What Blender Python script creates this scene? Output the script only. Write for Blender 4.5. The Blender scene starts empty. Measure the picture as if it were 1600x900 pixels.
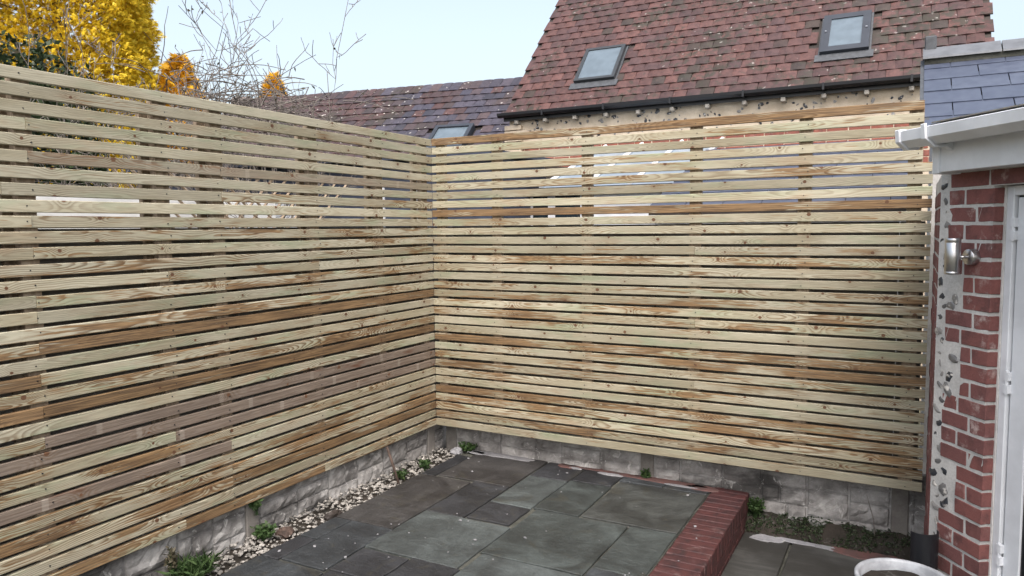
import bpy, bmesh, math, random
import numpy as np
from mathutils import Matrix, Vector
R = math.radians
random.seed(7); rng = np.random.default_rng(11)
S = bpy.context.scene
# ------------------------------------------------------------------ camera, sky, sun, exposure
cd = bpy.data.cameras.new('camera'); cam = bpy.data.objects.new('camera', cd); S.collection.objects.link(cam)
cd.sensor_width = 36; cd.lens = 1161 / 1600 * 36; cd.clip_start = .05; cd.clip_end = 2000
cam.matrix_world = Matrix(((.881, -.029, .472, 3.124), (.473, .076, -.878, -4.582), (-.010, .997, .080, 1.684), (0, 0, 0, 1)))
_q = cam.matrix_world.to_quaternion(); cam.matrix_world = Matrix.LocRotScale(Vector((3.124, -4.582, 1.684)), _q, None)
S.camera = cam
SUN_EL, SUN_AZ = 54, 149           # azimuth clockwise from +Y: light comes from behind the camera
w = bpy.data.worlds.new('World'); S.world = w; w.use_nodes = True
wn = w.node_tree.nodes; sky = wn.new('ShaderNodeTexSky'); sky.sky_type = 'NISHITA'; sky.sun_disc = False
sky.sun_elevation = R(SUN_EL); sky.sun_rotation = R(SUN_AZ); sky.dust_density = 6; sky.ozone_density = .8; sky.air_density = 1.0
wn['Background'].inputs[1].default_value = .15
hs = wn.new('ShaderNodeHueSaturation'); hs.inputs['Saturation'].default_value = .6; hs.inputs['Hue'].default_value = .485      # thin high haze
w.node_tree.links.new(sky.outputs[0], hs.inputs['Color']); w.node_tree.links.new(hs.outputs[0], wn['Background'].inputs[0])
sl = bpy.data.lights.new('sun', 'SUN'); sl.energy = .5; sl.angle = R(30); sl.color = (1, .98, .95)
sun = bpy.data.objects.new('sun', sl); S.collection.objects.link(sun)
_d = Vector((math.sin(R(SUN_AZ)) * math.cos(R(SUN_EL)), math.cos(R(SUN_AZ)) * math.cos(R(SUN_EL)), math.sin(R(SUN_EL))))
sun.rotation_euler = _d.to_track_quat('Z', 'Y').to_euler()
S.view_settings.view_transform = 'Standard'; S.view_settings.look = 'None'; S.view_settings.gamma = 1
S.view_settings.use_curve_mapping = False; S.view_settings.exposure = 1.22
S.render.engine = 'CYCLES'

# ------------------------------------------------------------------ helpers
COL = S.collection
def link(o, parent=None):
    COL.objects.link(o)
    if parent: o.parent = parent
    return o
def mesh(name, v, f, m=None, smooth=False):
    me = bpy.data.meshes.new(name); me.from_pydata([tuple(map(float, p)) for p in v], [], [tuple(map(int, q)) for q in f])
    me.update()
    if m: me.materials.append(m)
    if smooth: me.polygons.foreach_set('use_smooth', [True] * len(me.polygons))
    return me
def obj(name, me, parent=None, loc=None, rot=None, color=None):
    o = bpy.data.objects.new(name, me); link(o, parent)
    if loc is not None: o.location = loc
    if rot is not None: o.rotation_euler = rot
    if color is not None: o.color = color
    return o
def tag(o, label=None, cat=None, group=None, kind=None):
    if label: o['label'] = label
    if cat: o['category'] = cat
    if group: o['group'] = group
    if kind: o['kind'] = kind
    return o
def thing(name, label, cat, loc=(0, 0, 0), rz=0, group=None):
    o = bpy.data.objects.new(name, None); link(o); o.location = loc; o.rotation_euler = (0, 0, rz); o.empty_display_size = .1
    return tag(o, label, cat, group)
class MB:
    def __init__(s): s.v = []; s.f = []
    def add(s, v, f):
        n = len(s.v); s.v += [tuple(p) for p in v]; s.f += [tuple(i + n for i in q) for q in f]; return s
    def box(s, x0, x1, y0, y1, z0, z1):
        return s.add([(x0,y0,z0),(x1,y0,z0),(x1,y1,z0),(x0,y1,z0),(x0,y0,z1),(x1,y0,z1),(x1,y1,z1),(x0,y1,z1)],
                     [(3,2,1,0),(4,5,6,7),(0,1,5,4),(1,2,6,5),(2,3,7,6),(3,0,4,7)])
    def tube(s, pts, r, n=6, cap=True):
        pts = [Vector(p) for p in pts]; rr = r if hasattr(r, '__len__') else [r] * len(pts); base = len(s.v); rings = []
        for i, p in enumerate(pts):
            t = (pts[min(i + 1, len(pts) - 1)] - pts[max(i - 1, 0)]).normalized()
            a = t.cross(Vector((0, 0, 1)) if abs(t.z) < .95 else Vector((1, 0, 0))).normalized(); b = t.cross(a)
            rings.append([p + (a * math.cos(2 * math.pi * k / n) + b * math.sin(2 * math.pi * k / n)) * rr[i] for k in range(n)])
        for g in rings: s.v += [tuple(q) for q in g]
        for i in range(len(pts) - 1):
            for k in range(n):
                s.f.append((base + i*n + k, base + i*n + (k+1) % n, base + (i+1)*n + (k+1) % n, base + (i+1)*n + k))
        if cap: s.f.append(tuple(base + k for k in reversed(range(n)))); s.f.append(tuple(base + (len(pts)-1)*n + k for k in range(n)))
        return s
    def lathe(s, prof, n=32, c=(0, 0, 0)):
        base = len(s.v)
        for (r, z) in prof: s.v += [(c[0] + r*math.cos(2*math.pi*k/n), c[1] + r*math.sin(2*math.pi*k/n), c[2] + z) for k in range(n)]
        for i in range(len(prof) - 1):
            for k in range(n): s.f.append((base + i*n + k, base + i*n + (k+1) % n, base + (i+1)*n + (k+1) % n, base + (i+1)*n + k))
        return s
    def prism(s, poly, axis, a, b):     # polygon of 2D points extruded along an axis
        n = len(poly); P = lambda p, t: {'x': (t, p[0], p[1]), 'y': (p[0], t, p[1]), 'z': (p[0], p[1], t)}[axis]
        return s.add([P(p, a) for p in poly] + [P(p, b) for p in poly], [tuple(reversed(range(n))), tuple(range(n, 2*n))] + [(i, (i+1) % n, n + (i+1) % n, n + i) for i in range(n)])
    def mesh(s, name, m=None, smooth=False, bevel=0, seg=1):
        me = mesh(name, s.v, s.f, m, smooth)
        bm = bmesh.new(); bm.from_mesh(me); bmesh.ops.recalc_face_normals(bm, faces=bm.faces)
        if bevel: bmesh.ops.bevel(bm, geom=bm.edges[:], offset=bevel, segments=seg, profile=.6, affect='EDGES', clamp_overlap=True)
        bm.to_mesh(me); bm.free()
        if smooth: me.polygons.foreach_set('use_smooth', [True] * len(me.polygons))
        return me
def boxm(name, dx, dy, dz, m, bevel=0):   # centred box
    return MB().box(-dx/2, dx/2, -dy/2, dy/2, -dz/2, dz/2).mesh(name, m, bevel=bevel)
def fbm(p, seed=0, oct=3):   # cheap vector noise
    from mathutils import noise
    return noise.fractal(Vector(p) + Vector((seed * 17.3, seed * 5.1, seed * 9.7)), 1.0, 2.0, oct)

# ------------------------------------------------------------------ node helper
class NT:
    def __init__(s, name):
        s.m = bpy.data.materials.new(name); s.m.use_nodes = True; s.t = s.m.node_tree; s.n = s.t.nodes; s.b = s.n['Principled BSDF']
    def set(s, sock, val):
        if isinstance(val, bpy.types.NodeSocket): s.t.links.new(val, sock)
        elif val is not None:
            if sock.type == 'RGBA' and len(val) == 3: val = (*val, 1)
            sock.default_value = val
    def math(s, op, a, b=None, c=None, clamp=False):
        n = s.n.new('ShaderNodeMath'); n.operation = op; n.use_clamp = clamp
        for i, x in enumerate((a, b, c)): s.set(n.inputs[i], x)
        return n.outputs[0]
    def mix(s, f, a, b, mode='MIX'):
        n = s.n.new('ShaderNodeMix'); n.data_type = 'RGBA'; n.blend_type = mode; n.clamp_factor = True
        s.set(n.inputs[0], f); s.set(n.inputs[6], a); s.set(n.inputs[7], b); return n.outputs[2]
    def noise(s, vec, scale=5, detail=4, rough=.5, dist=0, out=0, dim='3D', w=None):
        n = s.n.new('ShaderNodeTexNoise'); n.noise_dimensions = dim
        if vec is not None: s.set(n.inputs['Vector'], vec)
        if w is not None: s.set(n.inputs['W'], w)
        n.inputs['Scale'].default_value = scale; n.inputs['Detail'].default_value = detail
        n.inputs['Roughness'].default_value = rough; n.inputs['Distortion'].default_value = dist; return n.outputs[out]
    def voro(s, vec, scale, feature='F1', out='Distance', rnd=1):
        n = s.n.new('ShaderNodeTexVoronoi'); n.feature = feature; s.set(n.inputs['Vector'], vec); n.inputs['Scale'].default_value = scale
        n.inputs['Randomness'].default_value = rnd; return n.outputs[out]
    def ramp(s, f, lo, hi, a=0., b=1.):
        n = s.n.new('ShaderNodeMapRange'); n.interpolation_type = 'SMOOTHSTEP'; s.set(n.inputs[0], f)
        s.set(n.inputs[1], lo); s.set(n.inputs[2], hi); n.inputs[3].default_value = a; n.inputs[4].default_value = b; return n.outputs[0]
    def vec(s, x, y, z):
        n = s.n.new('ShaderNodeCombineXYZ')
        for i, q in enumerate((x, y, z)): s.set(n.inputs[i], q)
        return n.outputs[0]
    def xyz(s, v):
        n = s.n.new('ShaderNodeSeparateXYZ'); s.set(n.inputs[0], v); return n.outputs
    def scl(s, v, k):
        n = s.n.new('ShaderNodeVectorMath'); n.operation = 'MULTIPLY'; s.set(n.inputs[0], v); s.set(n.inputs[1], k); return n.outputs[0]
    def vadd(s, v, k):
        n = s.n.new('ShaderNodeVectorMath'); n.operation = 'ADD'; s.set(n.inputs[0], v); s.set(n.inputs[1], k); return n.outputs[0]
    def coord(s, which='Object'): return s.n.new('ShaderNodeTexCoord').outputs[which]
    def pos(s): return s.n.new('ShaderNodeNewGeometry').outputs['Position']
    def info(s): return s.n.new('ShaderNodeObjectInfo').outputs
    def rgb(s, c):
        n = s.n.new('ShaderNodeSeparateColor'); s.set(n.inputs[0], c); return n.outputs
    def rand3(s, w, k=0.):
        n = s.n.new('ShaderNodeTexWhiteNoise'); n.noise_dimensions = '1D'; s.set(n.inputs['W'], s.math('ADD', w, k)); return s.rgb(n.outputs['Color'])
    def attr(s, name):
        n = s.n.new('ShaderNodeAttribute'); n.attribute_name = name; return n.outputs
    def out(s, col, rough=.7, bump=None, strength=.3, dist=.01, spec=.5, metal=0., **kw):
        s.set(s.b.inputs['Base Color'], col); s.set(s.b.inputs['Roughness'], rough); s.set(s.b.inputs['Metallic'], metal)
        s.set(s.b.inputs['Specular IOR Level'], spec)
        for k, v in kw.items(): s.set(s.b.inputs[k.replace('_', ' ')], v)
        if bump is not None:
            n = s.n.new('ShaderNodeBump'); n.inputs['Strength'].default_value = strength; n.inputs['Distance'].default_value = dist
            s.set(n.inputs['Height'], bump); s.t.links.new(n.outputs[0], s.b.inputs['Normal'])
        return s.m
def plain(name, c, rough=.6, var=.12, scale=8, spec=.5, metal=0., bump=.1):
    t = NT(name); P = t.pos(); n = t.noise(P, scale, 5, .6)
    c2 = tuple(x * (1 - var * 2) for x in c)
    return t.out(t.mix(t.ramp(n, .3, .7), c2, c), rough, t.noise(P, scale * 12, 3), bump, .003, spec, metal)

# ------------------------------------------------------------------ materials
def wood_material():
    t = NT('treated softwood'); P = t.coord('Object'); info = t.info(); seed = t.math('MULTIPLY', info['Random'], 97.0)
    tone, stain, fig = t.rgb(info['Color'])[0:3]
    x, y, z = t.xyz(P); r = t.rand3(seed)
    # knots, one candidate per 0.42 m cell
    fx = t.math('ADD', t.math('DIVIDE', x, .42), seed); i = t.math('FLOOR', fx); k = t.rand3(i, 3.7); k2 = t.rand3(i, 91.2)
    dx = t.math('MULTIPLY', t.math('SUBTRACT', t.math('SUBTRACT', fx, i), t.math('MULTIPLY_ADD', k[0], .5, .25)), .42)
    dy = t.math('SUBTRACT', y, t.math('MULTIPLY', t.math('SUBTRACT', k[1], .5), .056))
    wob = t.noise(t.scl(P, (60, 60, 60)), 1, 2)
    d2 = t.math('ADD', t.math('MULTIPLY', t.math('MULTIPLY', dx, dx), .75), t.math('MULTIPLY', dy, dy)); d = t.math('SQRT', d2)
    d = t.math('ADD', d, t.math('MULTIPLY', t.math('SUBTRACT', wob, .5), .004))
    on = t.math('GREATER_THAN', k[2], .5); rad = t.math('MULTIPLY_ADD', k2[0], .006, .005)
    knot = t.math('MULTIPLY', on, t.ramp(t.math('DIVIDE', d, rad), 1.15, .75))
    swirl = t.math('MULTIPLY', on, t.math('DIVIDE', 1., t.math('ADD', 1., t.math('DIVIDE', d2, .0011))))
    # growth rings cut by the face of the board
    n1 = t.noise(None, 1, 2, dim='1D', w=t.math('MULTIPLY_ADD', x, 1.5, seed)); n2 = t.noise(None, 1, 2, dim='1D', w=t.math('MULTIPLY_ADD', x, 1.1, t.math('ADD', seed, 40.)))
    y2 = t.math('ADD', t.math('SUBTRACT', y, t.math('MULTIPLY', t.math('SUBTRACT', r[0], .5), .05)), t.math('MULTIPLY', t.math('SUBTRACT', n1, .5), .06))
    z2 = t.math('ADD', t.math('ADD', z, t.math('MULTIPLY_ADD', r[1], .03, .004)), t.math('MULTIPLY', t.math('SUBTRACT', n2, .5), .10))
    rr = t.math('SQRT', t.math('ADD', t.math('MULTIPLY', y2, y2), t.math('MULTIPLY', z2, z2)))
    warp = t.noise(t.vadd(t.scl(P, (9, 40, 40)), t.vec(seed, 0., 0.)), 1, 3)
    rr = t.math('ADD', t.math('ADD', rr, t.math('MULTIPLY', swirl, .020)), t.math('MULTIPLY', t.math('SUBTRACT', warp, .5), .006))
    fr = t.math('FRACT', t.math('DIVIDE', rr, t.math('MULTIPLY_ADD', r[2], .004, .005)))
    ring = t.math('MULTIPLY', t.ramp(fr, .25, .8), t.ramp(fr, 1., .86))
    Ps = t.vadd(t.scl(P, (1, 1, 1)), t.vec(seed, t.math('MULTIPLY', seed, .37), 0.))
    low = t.noise(t.scl(Ps, (1.3, 6, 6)), 1, 3, .55); low2 = t.noise(t.scl(Ps, (2.1, 9, 9)), 1, 3, .6, out=0)
    streak = t.noise(t.scl(Ps, (4, 140, 140)), 1, 4, .6); fine = t.noise(t.scl(Ps, (14, 420, 420)), 1, 3, .6)
    pale = t.mix(t.ramp(low, .35, .65), (.315, .282, .195), (.405, .378, .285))
    pale = t.mix(t.math('MULTIPLY', t.ramp(low2, .48, .72), .75), pale, (.27, .305, .20))          # green preservative
    pale = t.mix(t.math('MULTIPLY', t.ramp(t.noise(t.scl(Ps, (3.3, 14, 14)), 1, 4), .55, .72), .5), pale, (.33, .235, .15))
    brown = t.mix(t.ramp(streak, .35, .65), (.082, .044, .021), (.26, .158, .073))
    grey = t.mix(t.ramp(streak, .3, .7), (.125, .097, .077), (.22, .178, .142))
    grey = t.mix(t.ramp(low2, .6, .72), grey, (.12, .06, .038))
    band = t.ramp(t.math('ABSOLUTE', t.math('SUBTRACT', t.math('FRACT', t.math('ADD', t.math('DIVIDE', x, .66), seed)), .5)), .026, .016)
    grey = t.mix(t.math('MULTIPLY', band, t.math('MULTIPLY', r[1], .8)), grey, (.28, .245, .205))
    smask = t.ramp(t.math('ADD', t.math('ADD', t.math('MULTIPLY', t.noise(t.scl(Ps, (1.7, 9, 9)), 1, 4, .6), 1.0), t.math('MULTIPLY', t.math('ADD', streak, t.math('MULTIPLY', ring, .12)), .62)), t.math('MULTIPLY_ADD', stain, .43, .028)), 1.02, 1.14)
    col = t.mix(t.ramp(tone, .4, .6), t.mix(t.math('MULTIPLY', smask, .92), pale, brown), grey)
    figm = t.math('MULTIPLY', fig, t.ramp(t.noise(t.scl(Ps, (1.1, 3, 3)), 1, 2), .36, .58))
    figm = t.math('MAXIMUM', figm, t.math('MULTIPLY', swirl, .75))
    col = t.mix(t.math('MULTIPLY', ring, t.math('MULTIPLY_ADD', figm, .78, .15)), col, t.mix(.5, t.scl(col, (.34, .29, .24)), (.15, .085, .04)))
    col = t.mix(1., col, t.vec(*[t.math('MULTIPLY_ADD', fine, .9, .54)] * 3), 'MULTIPLY')
    col = t.mix(knot, col, t.mix(t.ramp(t.math('FRACT', t.math('DIVIDE', d, .0032)), .3, .7), (.055, .027, .014), (.17, .085, .045)))
    col = t.mix(1., col, t.vec(*[t.math('MULTIPLY_ADD', r[1], .34, .78)] * 3), 'MULTIPLY')
    return t.out(col, t.math('MULTIPLY_ADD', fine, .25, .55), t.math('ADD', t.math('MULTIPLY', fine, .7), t.math('MULTIPLY', ring, .35)), .35, .002, .3)
WOOD = wood_material()
def batten_material():
    t = NT('batten timber'); P = t.pos(); s = t.noise(t.scl(P, (60, 60, 3)), 1, 4); r = t.info()['Random']
    return t.out(t.mix(t.ramp(s, .3, .7), (.20, .15, .105), (.34, .27, .20)), .8, s, .3, .002, .2)
BATTEN = batten_material()
def concrete_material(name, a, b, white=.35, dark=.5):
    t = NT(name); P = t.pos(); r = t.info()['Random']
    n = t.noise(P, 6, 6, .62); n2 = t.noise(t.vadd(t.scl(P, (1.2, 1.2, 3.)), (3, 7, 1)), 1.6, 5, .6); g = t.noise(P, 90, 4, .7)
    c = t.mix(t.ramp(n, .3, .7), a, b)
    c = t.mix(t.math('MULTIPLY', t.ramp(n2, .50, .68), dark), c, tuple(x * .28 for x in a))
    c = t.mix(t.math('MULTIPLY', t.ramp(t.noise(P, 11, 5, .7, 1.2), .57, .66), white), c, (.46, .45, .43))
    c = t.mix(1., c, t.vec(*[t.math('MULTIPLY_ADD', t.math('ADD', g, t.math('MULTIPLY', r, .6)), .5, .55)] * 3), 'MULTIPLY')
    return t.out(c, .88, t.math('ADD', g, t.math('MULTIPLY', n, 2.)), .5, .006, .25)
ROCK = concrete_material('rock faced concrete', (.16, .152, .145), (.40, .39, .375), .9, .9)
SMOOTHC = concrete_material('smooth concrete', (.16, .148, .135), (.235, .22, .20), .05, .3)
MORTARP = concrete_material('paving mortar', (.045, .047, .038), (.10, .10, .085), .1, .5)
SMEAR = concrete_material('dried mortar smear', (.19, .19, .20), (.30, .30, .31), .3, .2)
def slate_flag_material():
    t = NT('riven slate flag'); info = t.info(); P = t.coord('Object'); seed = t.math('MULTIPLY', info['Random'], 60.); Q = t.vadd(P, t.vec(seed, seed, 0.)); W = t.pos()
    n = t.noise(Q, 3.2, 6, .6, .8); big = t.noise(Q, 1.3, 4, .5, 1.4); f = t.noise(Q, 60, 4, .65)
    ridge = t.math('ABSOLUTE', t.math('SUBTRACT', t.math('FRACT', t.math('MULTIPLY', big, 5.)), .5))
    step = t.math('MULTIPLY', t.math('FLOOR', t.math('MULTIPLY', t.noise(Q, 2.6, 4, .55, 1.2), 9.)), .11)
    c = info['Color']
    col = t.mix(t.ramp(n, .3, .72), t.scl(c, (.55, .54, .54)), t.scl(c, (1.38, 1.4, 1.4)))
    col = t.mix(t.math('MULTIPLY', t.ramp(t.noise(Q, 4.3, 5, .6, 1.5), .56, .7), .35), col, (.05, .045, .03))
    col = t.mix(t.math('MULTIPLY', t.ramp(ridge, .02, .0), .12), col, (.15, .16, .16))
    g2 = t.noise(t.scl(Q, (14, 22, 14)), 1, 6, .75, .4)
    col = t.mix(1., col, t.vec(*[t.math('MULTIPLY_ADD', t.math('ADD', f, g2), .85, .15)] * 3), 'MULTIPLY')
    col = t.mix(t.math('MULTIPLY', t.ramp(f, .62, .75), .3), col, (.12, .12, .115))
    return t.out(col, t.ramp(n, .2, .8, .42, .66), t.math('ADD', t.math('ADD', t.math('MULTIPLY', n, .5), t.math('MULTIPLY', step, 1.1)), t.math('MULTIPLY_ADD', f, .15, t.math('MULTIPLY', g2, .5))), 1., .022, .45)
FLAG = slate_flag_material()
def brick_material(name, a, b, c, bloom_sheen=.25, rough=.85):
    t = NT(name); info = t.info(); P = t.coord('Object'); seed = t.math('MULTIPLY', info['Random'], 50.); Q = t.vadd(P, t.vec(seed, 0., seed))
    r = t.rand3(seed); n = t.noise(Q, 14, 5, .6); f = t.noise(Q, 120, 4, .7)
    col = t.mix(r[0], a, b); col = t.mix(t.ramp(n, .42, .72), col, c)
    col = t.mix(t.math('MULTIPLY', t.ramp(t.noise(Q, 9, 5, .7), .54, .75), t.math('MULTIPLY', r[1], bloom_sheen * 2)), col, (.42, .33, .31))
    col = t.mix(1., col, t.vec(*[t.math('MULTIPLY_ADD', f, .7, .62)] * 3), 'MULTIPLY')
    return t.out(col, rough, t.math('ADD', f, t.math('MULTIPLY', n, 1.5)), .45, .004, .3)
BRICK = brick_material('red stock brick', (.20, .078, .07), (.165, .072, .068), (.115, .052, .05), .7)
REDB = brick_material('red painted kerb brick', (.074, .027, .026), (.058, .024, .024), (.034, .018, .019), .2, .6)  # pale bloom also puts grey sky reflection into the kerb colour
OLDB = brick_material('old house brick', (.30, .10, .07), (.24, .09, .07), (.16, .07, .06), .3)
MORTAR = concrete_material('lime mortar', (.46, .455, .445), (.62, .61, .59), .35, .15)
FLINTW = concrete_material('pale flint wall mortar', (.46, .385, .29), (.60, .52, .41), .3, .08)
def flint_material():
    t = NT('flint'); r = t.rand3(t.math('MULTIPLY', t.info()['Random'], 77.)); n = t.noise(t.pos(), 30, 4)
    col = t.mix(t.ramp(r[0], .3, .8), (.03, .034, .042), (.22, .215, .21)); col = t.mix(t.ramp(n, .55, .66), col, (.48, .46, .43))
    return t.out(col, .35, n, .3, .004)
FLINT = flint_material()
def tile_material(name, cols, moss=.4, lichen=.5):
    t = NT(name); info = t.info(); a = t.attr('tint')['Fac']; seed = t.math('MULTIPLY', t.math('ADD', info['Random'], a), 60.); r = t.rand3(seed); P = t.pos()
    c = t.mix(t.ramp(r[0], 0, .5), cols[0], cols[1]); c = t.mix(t.ramp(r[0], .55, .8), c, cols[2]); c = t.mix(t.ramp(r[0], .93, .96), c, cols[3])
    n = t.noise(P, 16, 5, .65); c = t.mix(t.ramp(n, .3, .75), c, t.scl(c, (.55, .55, .58)))
    big = t.noise(P, 1.5, 4, .6)
    c = t.mix(t.math('MULTIPLY', t.ramp(t.math('ADD', t.noise(P, 12, 5, .75), t.math('MULTIPLY', big, .9)), .97, 1.13), moss), c, (.036, .032, .023))
    li = t.math('MULTIPLY', t.ramp(t.voro(t.vadd(P, t.scl(t.noise(P, 25, 3, out=1), (.05, .05, .05))), 9.), .20, .12), t.ramp(t.math('ADD', t.noise(P, 30, 4), t.math('MULTIPLY', big, 1.1)), 1.08, 1.2))
    c = t.mix(t.math('MULTIPLY', li, lichen), c, (.48, .46, .43))
    c = t.mix(1., c, t.vec(*[t.math('MULTIPLY_ADD', r[2], .34, .80)] * 3), 'MULTIPLY')
    return t.out(c, t.math('MULTIPLY_ADD', r[1], .25, .5), t.math('ADD', n, t.noise(P, 120, 3)), .4, .004, .4)
TILE = tile_material('weathered clay tile', [(.118, .055, .047), (.098, .048, .044), (.076, .041, .040), (.05, .036, .03)], .9, .4)
TILEB = tile_material('blue brindled clay tile', [(.088, .046, .043), (.07, .041, .042), (.056, .04, .045), (.06, .045, .045)], .7, 1.)
TILEC = tile_material('blue clay tile', [(.07, .062, .082), (.058, .054, .076), (.08, .056, .06), (.045, .043, .06)], .3, 1.)
def slate_material(name, a, b):
    t = NT(name); r = t.rand3(t.math('MULTIPLY', t.info()['Random'], 40.)); n = t.noise(t.pos(), 14, 5, .6)
    return t.out(t.mix(t.ramp(n, .3, .7), t.mix(r[0], a, b), t.scl(a, (.8, .8, .85))), .38, n, .15, .003, .5)
SLATE = slate_material('blue grey roof slate', (.066, .08, .115), (.09, .105, .145))
WHITE = plain('white plastic', (.70, .725, .76), .34, .09, 5, .5, 0., .03)
WHITEW = plain('white rendered wall', (.70, .70, .68), .8, .10, 4)
BLACKP = plain('black plastic', (.012, .013, .016), .35, .1)
NAVY = plain('dark blue painted boards', (.035, .045, .075), .6, .2)
DARKW = plain('dark stained timber', (.04, .03, .024), .7, .3)
LEAD = plain('lead flashing', (.075, .082, .092), .55, .2, 20)
RIDGE = plain('grey ridge tile', (.13, .14, .155), .6, .15, 12)
STEEL = plain('brushed steel', (.52, .52, .53), .28, .05, 40, .5, 1.)
RUST = plain('rusty iron', (.085, .055, .042), .85, .3, 30)
PUTTY = plain('pale timber rafter end', (.36, .34, .30), .8, .2, 20)
SOIL = concrete_material('mossy soil', (.018, .016, .012), (.045, .037, .03), .12, .5)
GROUND = plain('garden earth', (.10, .095, .06), .95, .3, 2)
def slab_material():
    t = NT('worn concrete slab'); P = t.pos(); n = t.noise(t.scl(P, (3, 14, 1)), 1, 5, .6, .5); b = t.noise(P, 2.4, 5, .6)
    c = t.mix(t.ramp(n, .3, .7), (.036, .036, .034), (.075, .075, .07)); c = t.mix(t.ramp(b, .45, .7), c, (.028, .027, .024))
    return t.out(c, .7, t.noise(P, 40, 5, .7), .4, .004, .4)
SLAB = slab_material()
def stain_material():
    t = NT('red oxide splash'); P = t.pos(); n = t.noise(P, 9, 5, .65)
    return t.out(t.mix(t.ramp(n, .35, .7), (.13, .065, .058), (.08, .055, .052)), .75, n, .3, .003, .3)
REDSTAIN = stain_material()
def glass_material(name, c, rough=.05, spec=.8):
    t = NT(name); n = t.noise(t.pos(), 6, 3)
    return t.out(t.mix(t.ramp(n, .3, .7), c, tuple(x * 1.25 for x in c)), rough, n, .02, .002, spec)
PANE = glass_material('roof window glass', (.10, .13, .155), .15, .8)
DGLASS = glass_material('door glass', (.012, .02, .026))
POLY = glass_material('pale glazed roof', (.20, .25, .30), .3)
def leaf_material(name, cols, rough=.6, trans=.25):
    t = NT(name); a = t.attr('tint')['Fac']; c = t.mix(t.ramp(a, 0., .5), cols[0], cols[1]); c = t.mix(t.ramp(a, .5, 1.), c, cols[2])
    m = t.out(c, rough, None, spec=.3)
    tr = t.n.new('ShaderNodeBsdfTranslucent'); t.set(tr.inputs[0], c); mx = t.n.new('ShaderNodeMixShader'); mx.inputs[0].default_value = trans
    t.t.links.new(t.b.outputs[0], mx.inputs[1]); t.t.links.new(tr.outputs[0], mx.inputs[2]); t.t.links.new(mx.outputs[0], t.n['Material Output'].inputs[0]); return m
GOLD = leaf_material('golden conifer foliage', [(.50, .33, .02), (.76, .57, .035), (.84, .69, .085)])
AMBER = leaf_material('amber conifer foliage', [(.48, .26, .02), (.72, .42, .03), (.78, .55, .05)])
GREEN = leaf_material('dark evergreen leaves', [(.018, .03, .014), (.035, .055, .025), (.07, .085, .045)], .35, .1)
WEED = leaf_material('weed leaves', [(.025, .05, .016), (.045, .085, .026), (.08, .12, .045)])
DRY = leaf_material('withered leaves', [(.05, .045, .03), (.09, .08, .05), (.12, .10, .06)])
BARK = plain('grey brown bark', (.13, .105, .085), .9, .3, 30)
TWIG = plain('grey twig bark', (.20, .175, .155), .85, .3, 30)

# ------------------------------------------------------------------ setting: ground, patio, gravel bed
ZB = -.21
m = MB(); m.add([(-400, -400, -.34), (400, -400, -.34), (400, 400, -.34), (-400, 400, -.34)], [(0, 1, 2, 3)])
tag(obj('ground', m.mesh('ground', GROUND)), kind='structure')
patio = tag(obj('patio', MB().box(.172, 2.04, -3.4, .168, -.33, -.012).mesh('patio', MORTARP)), kind='structure')
def flag(x0, x1, y0, y1, c, seed):
    rd = random.Random(seed); g = .006; pts = []
    def edge(a, b, n):
        for i in range(n):
            f = i / n; p = Vector(a).lerp(Vector(b), f); j = .0 if i == 0 else .0035
            pts.append((p.x + rd.uniform(-j, j), p.y + rd.uniform(-j, j)))
    x0 += g; x1 -= g; y0 += g; y1 -= g; cx, cy = (x0+x1)/2, (y0+y1)/2
    edge((x0, y0), (x1, y0), 5); edge((x1, y0), (x1, y1), 5); edge((x1, y1), (x0, y1), 5); edge((x0, y1), (x0, y0), 5)
    n = len(pts); b = .004
    P = [(x-cx, y-cy) for x, y in pts]; Q = [(x*(1-b/(x1-x0)*2), y*(1-b/(y1-y0)*2)) for x, y in P]
    v = [(x, y, -.03) for x, y in P] + [(x, y, -.0035) for x, y in P] + [(x, y, 0) for x, y in Q]
    f = [tuple(range(2*n, 3*n))] + [(k*n+i, k*n+(i+1) % n, (k+1)*n+(i+1) % n, (k+1)*n+i) for k in range(2) for i in range(n)]
    o = obj('flagstone', mesh('flagstone', v, f, FLAG), patio, (cx, cy, rd.uniform(-.001, .002)), (R(rd.uniform(-.25, .25)), R(rd.uniform(-.25, .25)), 0), (*c, 1))
    return o
DK = (.024, .025, .028); BR = (.037, .035, .034); GR = (.062, .072, .071); GD = (.044, .052, .050); BL = (.037, .042, .046)
FL = [(.172,.292,-.46,.02,DK),(.292,.862,-.43,.165,BR),(.172,.590,-1.325,-.46,BR),(.592,.862,-1.01,-.43,DK),(.862,1.155,-.705,-.16,GR),(1.155,1.458,-.690,-.13,GD),
      (.862,1.155,-.985,-.705,DK),(.592,1.18,-1.575,-.998,GR),(.30,.602,-1.89,-1.325,BL),(.172,.30,-1.62,-1.325,BL),(.172,.30,-1.905,-1.62,DK),(.602,.905,-1.87,-1.585,DK),
      (.905,1.20,-1.87,-1.565,DK),(.172,.62,-2.5,-1.905,BL),(.62,1.20,-2.5,-1.87,DK),(1.18,1.765,-1.36,-.69,GD),(1.458,2.04,-.67,-.0,(.042,.045,.042)),(1.765,2.04,-1.255,-.67,GD),
      (1.765,2.04,-1.84,-1.255,BL),(1.20,1.765,-1.94,-1.36,GR),(1.20,1.765,-2.5,-1.94,DK),(1.765,2.04,-2.5,-1.84,GD),(.862,1.16,-.16,.165,DK),(1.16,1.45,-.13,.165,DK),(1.45,1.75,-.0,.165,BL),(1.75,2.04,-.0,.165,BL)]
for gx in range(3): FL.append((.172 + gx*.62, min(.172 + (gx+1)*.62, 2.04), -3.4, -2.5, (DK, GD, BL)[gx]))
for i, q in enumerate(FL): flag(q[0], q[1], q[2], q[3], q[4], i)
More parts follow.
